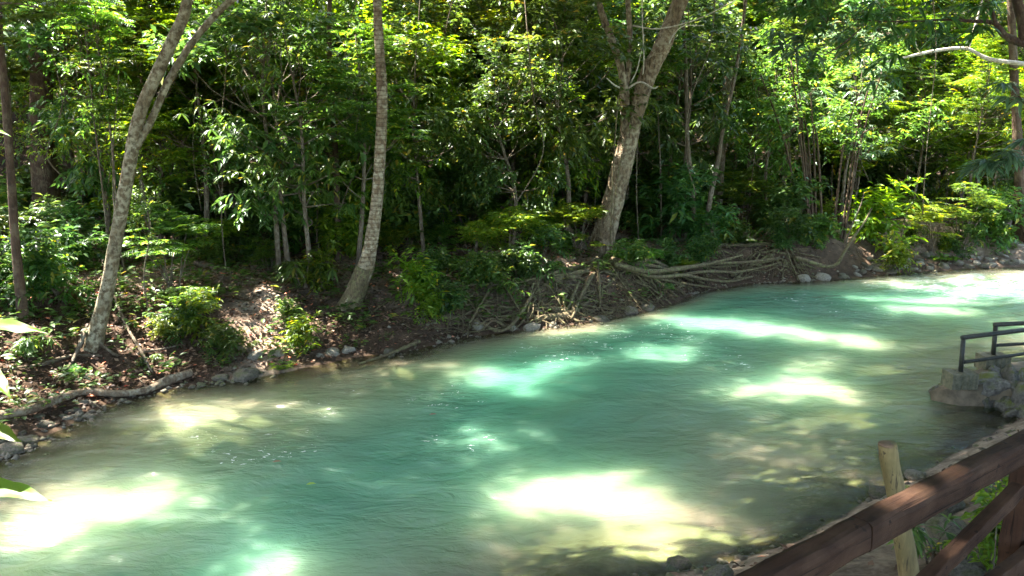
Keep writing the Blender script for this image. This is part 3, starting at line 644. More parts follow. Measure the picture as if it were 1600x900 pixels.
# ------------------------------------------------------------------ canopy above the frame: crowns of the tall trees, pruned to shape the sun patches
g = np.random.default_rng(99); NC = 11500
Cn = np.stack([g.uniform(-26, 24, NC), g.uniform(-9, 34, NC), 8.4 + 4.5 * g.random(NC) ** 1.2], 1)
edge = pdist(FAR, Cn[:, 0], Cn[:, 1]); river = (Cn[:, 1] < np.interp(Cn[:, 0], FAR[:, 0], FAR[:, 1])) & (Cn[:, 1] > np.interp(Cn[:, 0], NEAR[:, 0], NEAR[:, 1]))
Cn[:, 2] += np.where(Cn[:, 1] > 22, (Cn[:, 1] - 22) * .18, 0)
land = Cn - TO_SUN * (Cn[:, 2] / TO_SUN[2])[:, None]      # where each cluster's shadow falls
onriver = (land[:, 1] < np.interp(land[:, 0], FAR[:, 0], FAR[:, 1]) + .5) & (land[:, 1] > -2) & (np.abs(land[:, 0]) < 14)
keep = ~in_gap(Cn, .12) & (g.random(NC) < np.where(onriver, 1.0, np.where(Cn[:, 1] < 7, .8, .22)))
Cn = Cn[keep]
tops = np.array([t[1] for t in TREES]); own = np.argmin(np.linalg.norm((Cn[:, None, :2] - tops[None, :, :2]), axis=2), 1)
for ti, (t, top, b) in enumerate(TREES):
    cs = Cn[own == ti]
    if not len(cs): continue
    n = 42; C = np.repeat(cs, n, 0); A = C + rsph(g, len(C)) * (g.random((len(C), 1)) ** .5) * np.array([.62, .62, .4])
    D = rsph(g, len(C)) * np.array([1, 1, .35]) + np.array([0, 0, -.15]); L = g.uniform(.27, .46, len(C))
    V, F = leaves(A - b, D, np.array([0, 0, 1.]) + g.normal(0, .35, A.shape), L, L * .46, .15); obj('crown', mesh('crown', V, F, LEAF['canopy']), t)
    mb = MB()
    for q in cs[::max(1, len(cs) // 14)]:
        m_ = (top + q) / 2 + g.normal(0, .2, 3); Q = catmull([top - [0, 0, .8 * g.random()], m_, q], 4); mb.add(*tube(Q - b, np.linspace(.035, .01, len(Q)), 5))
    obj('limbs', mb.build('limbs', BARK['twig'], True), t)

# ------------------------------------------------------------------ forest in view: understory trees in rows
MARKS = [(30, 'the slim trunk at the left edge'), (120, 'the thick dark trunk'), (230, 'the leaning lichen-spotted tree'), (370, 'the pale path fork'), (480, 'the thin dark sapling stem'), (600, 'the slender pale trunk'),
         (720, 'the thick shadowed trunk'), (850, 'the sunlit feathery bush'), (980, 'the big forked tree'), (1110, 'the brown straight trunk'), (1250, 'the many-stemmed clump'), (1400, 'the stony right bank'), (1540, 'the pale bare branch')]
LOOK = {'fineA': 'fine-leaved green tree', 'fineB': 'fine-leaved bright tree', 'tuft': 'long-leaved plant', 'bushA': 'mid-green leafy bush', 'bushB': 'dark leafy bush', 'bushC': 'bright green bush', 'plume': 'yellow-green feathery bush', 'plumeD': 'green feathery bush', 'fernA': 'fern', 'fernB': 'dark fern', 'broadA': 'leafy mid-green tree', 'broadB': 'tall broad-leaved green tree', 'darkA': 'dense dark green tree', 'darkB': 'tall dark glossy-leaved tree', 'freshA': 'bright green leafy tree', 'featherA': 'feathery green tree in flat tiers',
        'featherB': 'yellow-green feathery tree', 'hangA': 'grey-green tree with hanging leaves', 'hangB': 'tree with drooping narrow leaves', 'sapA': 'thin sapling with feathery tuft', 'sapB': 'thin sparse-topped sapling'}
used_labels = {}
def place_px(key, px_, offd, s, layer, name='forest_tree', cat='tree', sx=None, group='understory trees of the forest'):
    """column px_ of the photo, offd metres behind the far bank's edge"""
    k = (px_ - 800) / FPX * 1.03
    yy = np.linspace(6, 50, 441); yfb = np.interp(yy * k, FAR[:, 0], FAR[:, 1]); j = int(np.argmax(yy > yfb)); Yd = yy[j] + offd
    if key in ('broadA', 'broadB', 'darkA', 'darkB', 'freshA', 'featherA', 'featherB', 'hangA', 'hangB'):
        for dx_ in (0, 35, -35, 70, -70, 105, -105, 140, -140):          # stand clear of the sun that reaches the path
            cc = np.array([[(px_ + dx_ - 800) / FPX * 1.03 * Yd, Yd, gz(k * Yd, Yd) + 3.5 * s]])
            if not in_gap(cc, 1.15 * s, PATHGAP): k = (px_ + dx_ - 800) / FPX * 1.03; break
    x = k * Yd; z = gz(x, Yd)
    mk = min(MARKS, key=lambda m: abs(m[0] - px_))[1]
    dxm = px_ - min(MARKS, key=lambda m: abs(m[0] - px_))[0]
    lab = f"{LOOK[key]} {layer} {mk}" + ('' if abs(dxm) < 22 else (', leftward' if dxm < 0 else ', rightward'))
    used_labels[lab] = used_labels.get(lab, 0) + 1
    return place(key, name, lab, cat, (x, Yd, z - .05), s, None, group, sx)
row = [('close behind', 3.6, [(300, 'darkB', .85), (455, 'hangB', .95), (560, 'featherA', .85), (665, 'broadB', .8), (800, 'darkA', .85), (880, 'broadA', .95), (1060, 'darkB', .9), (1190, 'broadB', .8), (1300, 'hangA', .9), (1370, 'featherA', .8), (1530, 'darkA', .8)]),
       ('behind', 6.5, [(-150, 'broadB', 1.1), (185, 'darkB', 1.0), (260, 'featherA', 1.1), (350, 'broadA', 1.2), (430, 'freshA', 1.2), (510, 'broadB', 1.1), (610, 'freshA', 1.15), (680, 'darkB', 1.0), (795, 'featherB', 1.0), (850, 'broadB', 1.1), (925, 'darkA', 1.2),
                        (1010, 'hangB', 1.1), (1090, 'darkA', 1.2), (1160, 'broadA', 1.1), (1240, 'darkB', 1.15), (1320, 'freshA', 1.1), (1400, 'featherB', 1.1), (1480, 'hangA', 1.1), (1570, 'broadB', 1.1), (1650, 'darkA', 1.1)]),
       ('well behind', 10, [(-160, 'darkA', 1.4), (10, 'featherB', 1.35), (130, 'broadA', 1.45), (215, 'freshA', 1.4), (320, 'broadB', 1.4), (400, 'darkA', 1.5), (470, 'featherB', 1.4), (560, 'broadB', 1.45), (640, 'hangA', 1.4), (740, 'broadA', 1.5), (820, 'darkB', 1.4), (900, 'freshA', 1.4),
                            (985, 'broadB', 1.5), (1060, 'featherA', 1.5), (1140, 'darkB', 1.5), (1215, 'freshA', 1.4), (1290, 'broadB', 1.5), (1380, 'broadA', 1.4), (1450, 'featherB', 1.5), (1540, 'freshA', 1.45), (1630, 'broadB', 1.5)]),
       ('deep behind', 14.5, [(-60, 'broadB', 1.8), (60, 'broadA', 1.8), (170, 'darkB', 1.8), (290, 'freshA', 1.8), (390, 'broadB', 1.8), (500, 'broadA', 1.8), (610, 'featherB', 1.8), (720, 'freshA', 1.8), (830, 'broadB', 1.8), (940, 'darkA', 1.9), (1040, 'broadA', 1.8), (1150, 'freshA', 1.8),
                              (1260, 'broadB', 1.9), (1360, 'featherB', 1.8), (1470, 'broadA', 1.8), (1580, 'freshA', 1.8), (1690, 'broadB', 1.8)])]
for layer, od, items in row:
    for px_, key, s in items:
        if px_ < 140 and od > 9: px_ -= 20 if px_ < 60 else -20
        place_px(key, px_, od + RNG.uniform(-.7, .7) + (3.0 if -30 < px_ < 160 and od == 10 else 0), s * RNG.uniform(.93, 1.08), layer)
for px_, key, od, s, lay in [(250, 'fineB', 5.6, 1.0, 'thick behind'), (380, 'fineA', 6.2, 1.05, 'thick behind'), (530, 'fineB', 5.8, 1.05, 'thick behind'), (640, 'fineA', 7.6, 1.2, 'thick behind'), (740, 'fineB', 8.2, 1.2, 'thick behind'), (830, 'fineA', 6.4, 1.1, 'thick behind'), (910, 'fineB', 7.6, 1.2, 'thick behind'), (1040, 'fineA', 6.6, 1.1, 'thick behind'), (1130, 'fineB', 7.6, 1.15, 'thick behind'), (1210, 'fineA', 5.8, 1.0, 'thick behind'), (1480, 'fineB', 5.0, 1.0, 'thick behind'), (1570, 'fineA', 4.6, 1.0, 'thick behind'), (150, 'fineA', 8.5, 1.2, 'thick behind'), (300, 'fineA', 12.5, 1.6, 'massed behind'), (450, 'fineB', 12.5, 1.6, 'massed behind'), (580, 'fineA', 12.5, 1.6, 'massed behind'), (700, 'fineB', 13, 1.7, 'massed behind'), (860, 'fineA', 13, 1.7, 'massed behind'), (1000, 'fineB', 13, 1.7, 'massed behind'), (1110, 'fineA', 13, 1.7, 'massed behind'), (1330, 'fineA', 10, 1.5, 'massed behind'), (1420, 'fineB', 10.5, 1.5, 'massed behind'), (90, 'fineB', 14, 1.7, 'massed behind'), (1425, 'featherB', 3.0, .85, 'in sun by'), (1350, 'featherB', 4.2, .8, 'in sun left of'), (455, 'hangB', 2.6, .85, 'in sun left of'), (1500, 'freshA', 3.2, .8, 'in sun below'), (620, 'freshA', 4.5, .9, 'in sun behind'), (700, 'freshA', 5.2, .9, 'in sun left of'), (330, 'featherB', 5.0, .95, 'in sun left of'), (860, 'freshA', 5.0, .9, 'in sun behind')]:
    place_px(key, px_, od, s, lay)
for k in range(34):
    px_ = RNG.uniform(-10, 1610); od = RNG.uniform(2.6, 9)
    if 45 < px_ < 105: continue
    place_px(['sapA', 'sapB'][k % 2], px_, od, RNG.uniform(.7, 1.25), 'close behind' if od < 4.8 else 'behind', 'sapling', 'sapling', .8, 'thin saplings in the forest shade')

kk = ['bushA', 'bushB', 'bushC', 'bushB', 'plumeD', 'bushA', 'fernA', 'plume', 'bushB', 'fernB']
for k in range(64):
    px_ = -20 + 1650 * ((k * .618) % 1.0); od = RNG.uniform(5.2, 10)
    if 20 < px_ < 130 or 350 < px_ < 450: continue
    key = kk[k % 10]; place_px(key, px_, od, RNG.uniform(.9, 1.7), 'low behind' if od < 5.8 else 'far behind', 'fern' if 'fern' in key else 'understory_shrub', 'fern' if 'fern' in key else 'shrub', None, 'low bushes of the forest floor')

g = np.random.default_rng(83)
for k, px_ in enumerate([95, 170, 310, 340, 415, 560, 655, 705, 835, 875, 1095, 1180, 1350, 1460]):
    Yd = 13.5 + g.uniform(0, 4) + max(0, px_ - 700) / 220; P2 = [pd(px_ + g.normal(0, 14), yy_, Yd + g.normal(0, .15)) for yy_ in (-30, 70, 160, 240, g.uniform(280, 350))]; b_ = np.array(P2[-1])
    mk = min(MARKS, key=lambda m: abs(m[0] - px_))[1]
    o = obj('hanging_vine', mesh('hanging_vine', *tube(catmull(P2, 5) - b_, np.full(21, g.uniform(.008, .016)), 5, .15, k), BARK['twig'], True), None, b_, f'thin {["long", "knotted", "pale", "slack"][k % 4]} hanging vine near {mk}' + (', left of it' if px_ < min(MARKS, key=lambda m: abs(m[0] - px_))[0] else ', right of it'), 'vine', 'vines hanging in the forest')

# far wood: one mass of leaves and trunks on the rising ground
g = np.random.default_rng(5); n = 2900; mb = MB()
ang = g.uniform(-.82, .82, n); dist = g.uniform(31, 48, n); cx, cyy = dist * np.sin(ang), dist * np.cos(ang)
okm = pdist(FAR, cx, cyy) > 15; cx, cyy = cx[okm], cyy[okm]; cz = height(cx, cyy); cz = np.maximum(cz, 0) + g.uniform(.02, 1, len(cx)) * 11
C = np.stack([cx, cyy, cz], 1); m_ = 60; A = np.repeat(C, m_, 0); A = A + rsph(g, len(A)) * g.random((len(A), 1)) ** .4 * np.array([1.1, 1.1, .7])
L = g.uniform(.2, .36, len(A)); V, F = leaves(A, rsph(g, len(A)) * np.array([1, 1, .5]), np.array([0, 0, 1.]) + g.normal(0, .4, A.shape), L, L * .45, .2)
obj('far_wood', mesh('far_wood', V, F, LEAF['broad']), kind='stuff', label='distant mass of forest foliage on the rising ground')

# ------------------------------------------------------------------ shrubs, ferns and herbs on the bank (photo column, photo row of the foot, size)
SHRUBS = [
    ('plumeD', 'feathery_shrub', 'dark feathery bush on the bank right of the leaning tree', 'shrub', 268, 455, 1.15), ('fernA', 'fern', 'fern at the foot of the dark feathery bush', 'fern', 300, 470, .9),
    ('sapB', 'young_tree', 'slim leafy sapling just right of the leaning tree', 'sapling', 236, 500, .52), ('bushB', 'leafy_shrub', 'dark leafy shrub by the slim trunk at the left edge', 'shrub', 60, 400, .9),
    ('bushA', 'leafy_shrub', 'leafy shrub on the shaded slope left of the leaning tree', 'shrub', 95, 470, .8), ('bushB', 'leafy_shrub', 'dark low shrub at the left edge of the slope', 'shrub', 10, 480, .9),
    ('bushA', 'leafy_shrub', 'leafy shrub beyond the path, left of the slender pale trunk', 'shrub', 470, 385, 1.3), ('bushC', 'leafy_shrub', 'bright leafy shrub touching the slender pale trunk', 'shrub', 520, 400, 1.0),
    ('tuft', 'broad_herb', 'low broad-leaved plant left of the brown trunk foot', 'plant', 480, 450, 1.3), ('bushC', 'leafy_shrub', 'small fresh plant leaning on the brown trunk foot', 'plant', 510, 455, .6),
    ('bushA', 'leafy_shrub', 'leafy shrub right behind the slender pale trunk', 'shrub', 640, 388, 1.4), ('bushB', 'leafy_shrub', 'dark shrub in the shade behind the path, middle', 'shrub', 690, 372, 1.4),
    ('bushC', 'leafy_shrub', 'small bright plant on the root bank, below the path', 'plant', 632, 475, .75), ('bushC', 'leafy_shrub', 'low sprig over the waterline right of the brown trunk foot', 'plant', 655, 505, .55),
    ('plume', 'feathery_shrub', 'sunlit yellow-green feathery bush left of the forked tree', 'shrub', 800, 425, 1.15), ('plume', 'feathery_shrub', 'bright feathery bush tucked left of the sunlit one', 'shrub', 745, 432, .95),
    ('plume', 'feathery_shrub', 'feathery bush touching the forked tree on its left', 'shrub', 905, 398, 1.0), ('bushA', 'leafy_shrub', 'leafy shrub below the sunlit feathery bush', 'shrub', 775, 450, .7),
    ('bushB', 'leafy_shrub', 'dark shrub above the exposed roots, left of the forked tree', 'shrub', 840, 432, .7), ('fernA', 'fern', 'fern right against the forked tree', 'fern', 995, 402, 1.25),
    ('bushA', 'leafy_shrub', 'small shrub among the roots right of the forked tree', 'shrub', 985, 425, .6), ('bushB', 'leafy_shrub', 'dark shrub in deep shade right of the forked tree', 'shrub', 1050, 375, 1.3),
    ('bushB', 'leafy_shrub', 'low dark shrub on the ledge behind the long roots', 'shrub', 1100, 390, .8), ('fernB', 'fern', 'dark fern under the brown straight trunk', 'fern', 1150, 378, 1.2),
    ('bushB', 'leafy_shrub', 'dark leafy shrub left of the many-stemmed clump', 'shrub', 1215, 375, 1.2), ('bushC', 'leafy_shrub', 'bright leafy shrub below the yellow-green tree', 'shrub', 1400, 385, 1.5),
    ('plume', 'feathery_shrub', 'arching feathery shrub on the stony bank', 'shrub', 1452, 392, 1.05), ('plumeD', 'feathery_shrub', 'green feathery shrub between the stony bank and dark hollow', 'shrub', 1500, 385, 1.3),
    ('bushA', 'leafy_shrub', 'leafy shrub right above the dark hollow at the right', 'shrub', 1545, 372, 1.2), ('bushC', 'leafy_shrub', 'sprawling bright plant over the stones, right of the curved stem', 'plant', 1385, 402, .7),
    ('fernA', 'fern', 'fern on the stony bank near the rapids', 'fern', 1475, 405, .7), ('bushA', 'leafy_shrub', 'bush in light shade by the buttressed trunk', 'shrub', 1570, 385, .9),
    ('bushC', 'leafy_shrub', 'green sprig at the waterline below the path fork', 'plant', 488, 548, .5), ('grass', 'grass_tuft', 'bright grass tuft at the waterline below the path fork', 'grass', 440, 575, 1.0),
    ('fernB', 'fern', 'small dark fern above the driftwood log', 'fern', 100, 580, .6), ('tuft', 'broad_herb', 'small plant on the dark slope left of the leaning tree foot', 'plant', 45, 560, .8),
    ('palm', 'young_palm', 'young palm with drooping fronds in the shade right of the leaning tree', 'palm', 365, 350, .75), ('palm', 'young_palm', 'dark palm behind the forked tree', 'palm', 1030, 345, 1.35),
    ('bushA', 'leafy_shrub', 'leafy shrub in the dark gap left of the path fork', 'shrub', 320, 385, .9), ('bushB', 'leafy_shrub', 'dark shrub beside the young palm', 'shrub', 420, 362, 1.2),
    ('plumeD', 'feathery_shrub', 'feathery bush in the shade before the thick shadowed trunk', 'shrub', 735, 375, 1.2), ('plumeD', 'feathery_shrub', 'feathery shade bush before the brown straight trunk', 'shrub', 1160, 360, 1.3),
    ('bushB', 'leafy_shrub', 'dark shrub at the foot of the thick dark trunk', 'shrub', 110, 350, 1.2), ('bushA', 'leafy_shrub', 'leafy shrub at the far left beyond the path', 'shrub', 20, 365, 1.2),
    ('bushA', 'leafy_shrub', 'low leafy shrub behind the leaning tree, beyond the path', 'shrub', 205, 380, 1.0), ('bushC', 'leafy_shrub', 'small bright shrub among the saplings right of the slender trunk', 'shrub', 600, 372, 1.1),
    ('bushA', 'leafy_shrub', 'shrub in front of the many-stemmed clump', 'shrub', 1268, 388, .7),     ('bushB', 'leafy_shrub', 'dark low bush over the long roots, right of the small shrub', 'shrub', 1050, 415, .5), ('bushA', 'leafy_shrub', 'low green bush at the end of the long roots', 'shrub', 1140, 402, .55), ('fernB', 'fern', 'dark fern over the water left of the curved stem', 'fern', 1200, 408, .7), ('bushB', 'leafy_shrub', 'dark bush above the two flat white stones', 'shrub', 1235, 395, .7),
    ('fernA', 'fern', 'light fern at the path right of the slender trunk', 'fern', 705, 415, .8),
]
for key, nm, lab, cat, x, y, s in SHRUBS:
    p = onground(x, y); p[2] -= .03; place(key, nm, lab, cat, p, s)

g = np.random.default_rng(71)
for k in range(58):
    px_ = 40 + 1500 * ((k * .618 + .21) % 1.0); od = g.choice([g.uniform(.5, 1.6), g.uniform(3.2, 4.6)])
    if 350 < px_ < 440: od = 3.4 + g.random()
    if min(abs(px_ - 130), abs(px_ - 550), abs(px_ - 940)) < 75 and od < 2.6: px_ += 150
    key = ['bushA', 'bushC', 'fernA', 'bushB', 'plume', 'tuft', 'bushA', 'plumeD', 'bushB', 'bushC'][k % 10]
    place_px(key, px_, od, g.uniform(.3, .6) if od < 2 else g.uniform(.5, .9), 'bankside by' if od < 2.2 else 'pathside by', 'fern' if 'fern' in key else 'bank_plant', 'fern' if 'fern' in key else 'plant', None, 'small plants along the far bank')

# many-stemmed clump and curved stems on the right
b = onground(1290, 392); t = thing('stem_clump', 'clump of many thin dark stems fanning up from one foot on the right bank', 'tree', b); g = np.random.default_rng(8)
for k in range(11):
    x0 = 1290 + g.uniform(-28, 28); x1 = 1290 + (x0 - 1290) * 3.6 + g.normal(0, 18); yt = g.uniform(60, 200)
    P2, R2 = px_trunk([(x0, 395, 7), ((x0 * .75 + x1 * .25), 310, 6), ((x0 + x1) / 2, 220, 5), (x1, yt, 3)], b[1], g.uniform(-.3, .5)); stem_obj('stem', t, P2 - b, R2, BARK['dark'], 6, .05, k)
cl = np.stack([g.normal(0, 1.0, 16), g.normal(0, .6, 16), g.uniform(2.0, 4.2, 16)], 1)
obj('crown', spray_crown(g, cl, .55, 330, 8, .13, .4, 'alt', 2.2, LEAF['broad'], 'crown'), t)
b = onground(1302, 420); t = thing('curved_sapling', 'bare curved stem bending up from a pale root over the water on the right', 'sapling', b)
P2, R2 = px_trunk([(1242, 402, 10), (1262, 408, 10), (1290, 416, 10), (1308, 412, 9), (1318, 395, 8), (1334, 370, 7), (1352, 345, 5), (1362, 325, 4)], b[1] - .1); stem_obj('stem', t, P2 - b, R2, BARK['root'], 8, .1, 3)
P2, R2 = px_trunk([(1320, 385, 5), (1330, 355, 4), (1345, 320, 3), (1350, 300, 3)], b[1]); stem_obj('stem', t, P2 - b, R2, BARK['twig'], 6, .1, 4)

# pale sunlit branch, dark overhanging branch and hanging leaves, upper right
def limb_tree(name, label, base, limbs, leafspec, bark, seed):
    b = np.array([base[0], base[1], gz(*base)]); t = thing(name, label, 'tree', b); g = np.random.default_rng(seed)
    for pts, Y0, ln in limbs:
        P2, R2 = px_trunk(pts, Y0, ln); stem_obj('limb', t, P2 - b, R2, BARK[bark], 9, .1, abs(int(pts[0][0])))
    for spots, kind, n, nl, L, W, mat, cr in leafspec:
        cl = np.array([pd(x, y, Yd) for x, y, Yd in spots]) - b; obj('leaves', spray_crown(g, cl, cr, n, nl, L, W, kind, float(cl[:, 2].mean()), LEAF[mat], 'leaves'), t)
    return t
limb_tree('bare_tree', 'bleached bare branch in full sun reaching in from the right', (15.5, 17.5), [([(1760, 330, 30), (1720, 200, 22), (1660, 110, 14), (1600, 100, 11), (1545, 92, 10), (1510, 76, 9), (1470, 78, 8), (1430, 86, 7), (1382, 97, 4)], 17.2, -.6), ([(1512, 77, 8), (1518, 60, 7), (1524, 40, 6), (1535, 0, 5)], 16.9, 0.),
           ([(1440, 84, 5), (1432, 72, 4), (1428, 56, 3)], 16.7, 0.)], [], 'pale', 1)
limb_tree('overhanging_tree', 'dark branch with hanging narrow leaves reaching in over the top right corner', (12.0, 9.5),
          [([(1900, 200, 60), (1780, 110, 40), (1680, 85, 28), (1600, 68, 20), (1570, 55, 17), (1553, 36, 13), (1520, 33, 9), (1470, 31, 6), (1400, 34, 4), (1330, 30, 3)], 10.5, -.5), ([(1556, 40, 12), (1548, 15, 11), (1530, -20, 9)], 10.1, 0), ([(1600, 62, 24), (1595, 20, 26), (1580, -30, 26)], 10.3, 0),
           ([(1345, 45, 4), (1315, 70, 4), (1290, 85, 3)], 10.0, 0)],
          [([(1300, 15, 10), (1340, 40, 10.2), (1380, 20, 10), (1420, 45, 10.1), (1460, 20, 10), (1500, 45, 10), (1350, 70, 10), (1280, 50, 10.2), (1240, 10, 10.3), (1540, 10, 10), (1420, -10, 10), (1320, -20, 10), (1375, 105, 10)], 'whorl', 75, 8, .25, .19, 'dark', .3),
           ([(1225, 75, 10.4), (1260, 70, 10.3), (1200, 60, 10.5)], 'whorl', 14, 9, .24, .2, 'grey', .28)], 'dark', 2)
limb_tree('whorled_tree', 'grey-green rosettes of narrow leaves reaching in at the right edge', (11.5, 8.2), [([(1800, 330, 26), (1700, 250, 18), (1640, 200, 11), (1600, 160, 7), (1585, 140, 4)], 8.6, 0.), ([(1690, 250, 12), (1620, 250, 8), (1570, 258, 5), (1540, 262, 3)], 8.6, .1), ([(1660, 230, 8), (1610, 200, 5)], 8.6, 0.)],
          [([(1545, 250, 8.6), (1575, 240, 8.5), (1600, 215, 8.6), (1590, 150, 8.6), (1570, 130, 8.6), (1598, 250, 8.5), (1530, 258, 8.7), (1590, 170, 8.6)], 'whorl', 20, 10, .22, .19, 'grey', .1)], 'twig', 3)
# feathery spray in the top left corner
limb_tree('feathery_tree', 'grey-green feathery spray hanging in the top left corner', (-8.5, 9.8), [([(-150, 60, 22), (-60, 20, 12), (10, 5, 7), (60, 12, 4)], 9.4, 0.)], [([(0, 20, 9.4), (30, 40, 9.3), (60, 20, 9.5), (-10, 50, 9.4), (40, 0, 9.4), (80, 10, 9.5)], 'feather', 16, 4, .36, .2, 'feather', .2)], 'twig', 4)

# ------------------------------------------------------------------ litter and ground cover
g = np.random.default_rng(17); n = 52000
lx, ly = g.uniform(-13, 16, n), g.uniform(7, 27, n); ok = (ly > np.interp(lx, FAR[:, 0], FAR[:, 1])) & (pdist(FAR, lx, ly) > .12)
dx_, dy_ = g.uniform(-8.5, 4, 40000), g.uniform(8.5, 17, 40000); okd = (dy_ > np.interp(dx_, FAR[:, 0], FAR[:, 1])) & (pdist(FAR, dx_, dy_) > .1); nn_ = 2600; nx_, ny_ = g.uniform(-1, 8, nn_), g.uniform(1.2, 9.5, nn_); ok2 = (ny_ < np.interp(nx_, NEAR[:, 0], NEAR[:, 1])) & (pdist(NEAR, nx_, ny_) > .25)
lx = np.concatenate([lx[ok], dx_[okd], nx_[ok2]]); ly = np.concatenate([ly[ok], dy_[okd], ny_[ok2]]); lz = height(lx, ly) + .012 + .02 * g.random(len(lx))
a = g.uniform(0, 6.28, len(lx)); L = g.uniform(.035, .095, len(lx))
V, F = leaves(np.stack([lx, ly, lz], 1), np.stack([np.cos(a), np.sin(a), g.normal(.08, .22, len(a))], 1), np.array([0, 0, 1.]) + g.normal(0, .35, (len(a), 3)), L, L * .5, -.05, 1)
obj('leaf_litter', mesh('leaf_litter', V, F, LEAF['litter']), kind='stuff', label='dry brown leaves littering the banks')
mb = MB(); k = 0
while k < 1000:
    x, y = (g.uniform(-11, 14), g.uniform(8, 24)) if k % 2 else (g.uniform(-8, 4), g.uniform(8.5, 15))
    if y < np.interp(x, FAR[:, 0], FAR[:, 1]) + .3: continue
    k += 1; m_ = int(g.integers(6, 14)); a = g.uniform(0, 6.28, m_); p = np.array([x, y, gz(x, y)]); s = g.uniform(.06, .16)
    P = p + np.stack([np.cos(a) * s * .4, np.sin(a) * s * .4, g.uniform(.04, .3, m_) * s / .12], 1) * np.array([1, 1, .6]); V, F = leaves(P, np.stack([np.cos(a), np.sin(a), g.uniform(-.1, .5, m_)], 1), np.array([0, 0, 1.]) + g.normal(0, .2, (m_, 3)), s, s * .42, .15, 2); mb.add(V, F)
obj('ground_cover', mb.build('ground_cover', LEAF['broad']), kind='stuff', label='small green seedlings scattered over the forest floor')

# ------------------------------------------------------------------ stones
def rock_mesh(seed, mat, flat=.7, sub=3, amp=.3):
    import bmesh
    bm = bmesh.new(); bmesh.ops.create_icosphere(bm, subdivisions=sub, radius=1.0)
    o = Vector((seed * 3.7, seed * 1.3, seed * 2.1))
    for v in bm.verts:
        n = mnoise.noise(v.co * 1.1 + o) * amp * 1.3 + mnoise.noise(v.co * 2.6 + o) * amp * .5 + abs(mnoise.noise(v.co * 5. + o)) * amp * .25
        v.co *= 1 + n; v.co.z *= flat
    me = bpy.data.meshes.new('stone'); bm.to_mesh(me); bm.free(); me.materials.append(mat); me.polygons.foreach_set('use_smooth', np.ones(len(me.polygons), dtype=bool)); return me
RK = [rock_mesh(k, ROCK['grey'], .55 + .1 * (k % 3), 3 if k < 2 else 2) for k in range(5)]; RP = [rock_mesh(k + 10, ROCK['pale'], .5 + .1 * (k % 3), 2) for k in range(4)]
def stone(x, y, wpx, lab, grp, pale=False, sink=.35, sq=1.0):
    p = onground(x, y); r = wpx * .5 / FPX * ((p - [0, 0, HC]) @ FWD); me = (RP if pale else RK)[int(RNG.integers(0, 4))]
    o = obj('stone', me, None, (p[0], p[1], p[2] + r * .5 * (.6 - sink * 1.6)), lab, 'stone', grp); o.scale = (r, r * RNG.uniform(.7, 1.1), r * RNG.uniform(.8, 1.1) * sq); o.rotation_euler = (RNG.normal(0, .2), RNG.normal(0, .2), RNG.uniform(0, 6.28)); return o
for x, y, w, lab in [(398, 556, 34, 'rounded pale stone leftmost of the pair under the path fork'), (432, 553, 26, 'smaller pale stone right of the rounded one under the path fork'), (455, 552, 18, 'smallest pale stone beside the grass tuft'), (520, 551, 26, 'pale stone right of the grass tuft at the waterline'),
                     (545, 548, 22, 'pale stone below the brown trunk foot'), (500, 556, 16, 'little pale stone between grass tuft and brown trunk foot'), (745, 500, 24, 'bluish white stone caught under the roots'), (830, 512, 30, 'whitish stone at the water below the roots'), (800, 514, 18, 'small whitish stone left of the one below the roots'),
                     (862, 508, 16, 'small stone at the water where roots curl'), (1255, 436, 26, 'flat white stone left of two at the water under the pale root'), (1285, 435, 28, 'flat white stone right of two at the water under the pale root')]: stone(x, y, w, lab, None, True)
for x, y, w, lab in [(380, 588, 40, 'flat mossy stone at the waterline below the leaning tree'), (345, 590, 24, 'dark stone at the water right of the driftwood log'), (985, 486, 30, 'mossy stone under the root overhang, left one'), (1010, 482, 26, 'mossy stone under the root overhang, right one'), (40, 690, 36, 'grey stone below the driftwood log at far left'),
                     (75, 665, 26, 'grey stone just under the driftwood log'), (15, 705, 40, 'dark stone at the left frame edge by the water'), (940, 500, 26, 'dark stone at the water below the forked tree'), (60, 652, 22, 'grey stone above the driftwood log'), (610, 552, 20, 'dark stone by the stick in the water')]: stone(x, y, w, lab, None)
g = np.random.default_rng(44)
for k in range(70):
    x = g.uniform(1310, 1610); y = np.interp(x, [1300, 1400, 1500, 1600], [434, 425, 418, 414]) - g.random() ** 1.5 * 34; stone(x, y, g.uniform(8, 20), 'small grey stone in the rubble of the right bank by the rapids', 'rubble stones of the right bank', g.random() < .45)
for k in range(26):
    x = g.uniform(-5, 150); y = np.interp(x, [0, 60, 150], [718, 688, 645]) - g.random() * 26; stone(x, y, g.uniform(7, 18), 'small grey stone in the rubble under the driftwood log', 'rubble stones under the driftwood log', g.random() < .3)

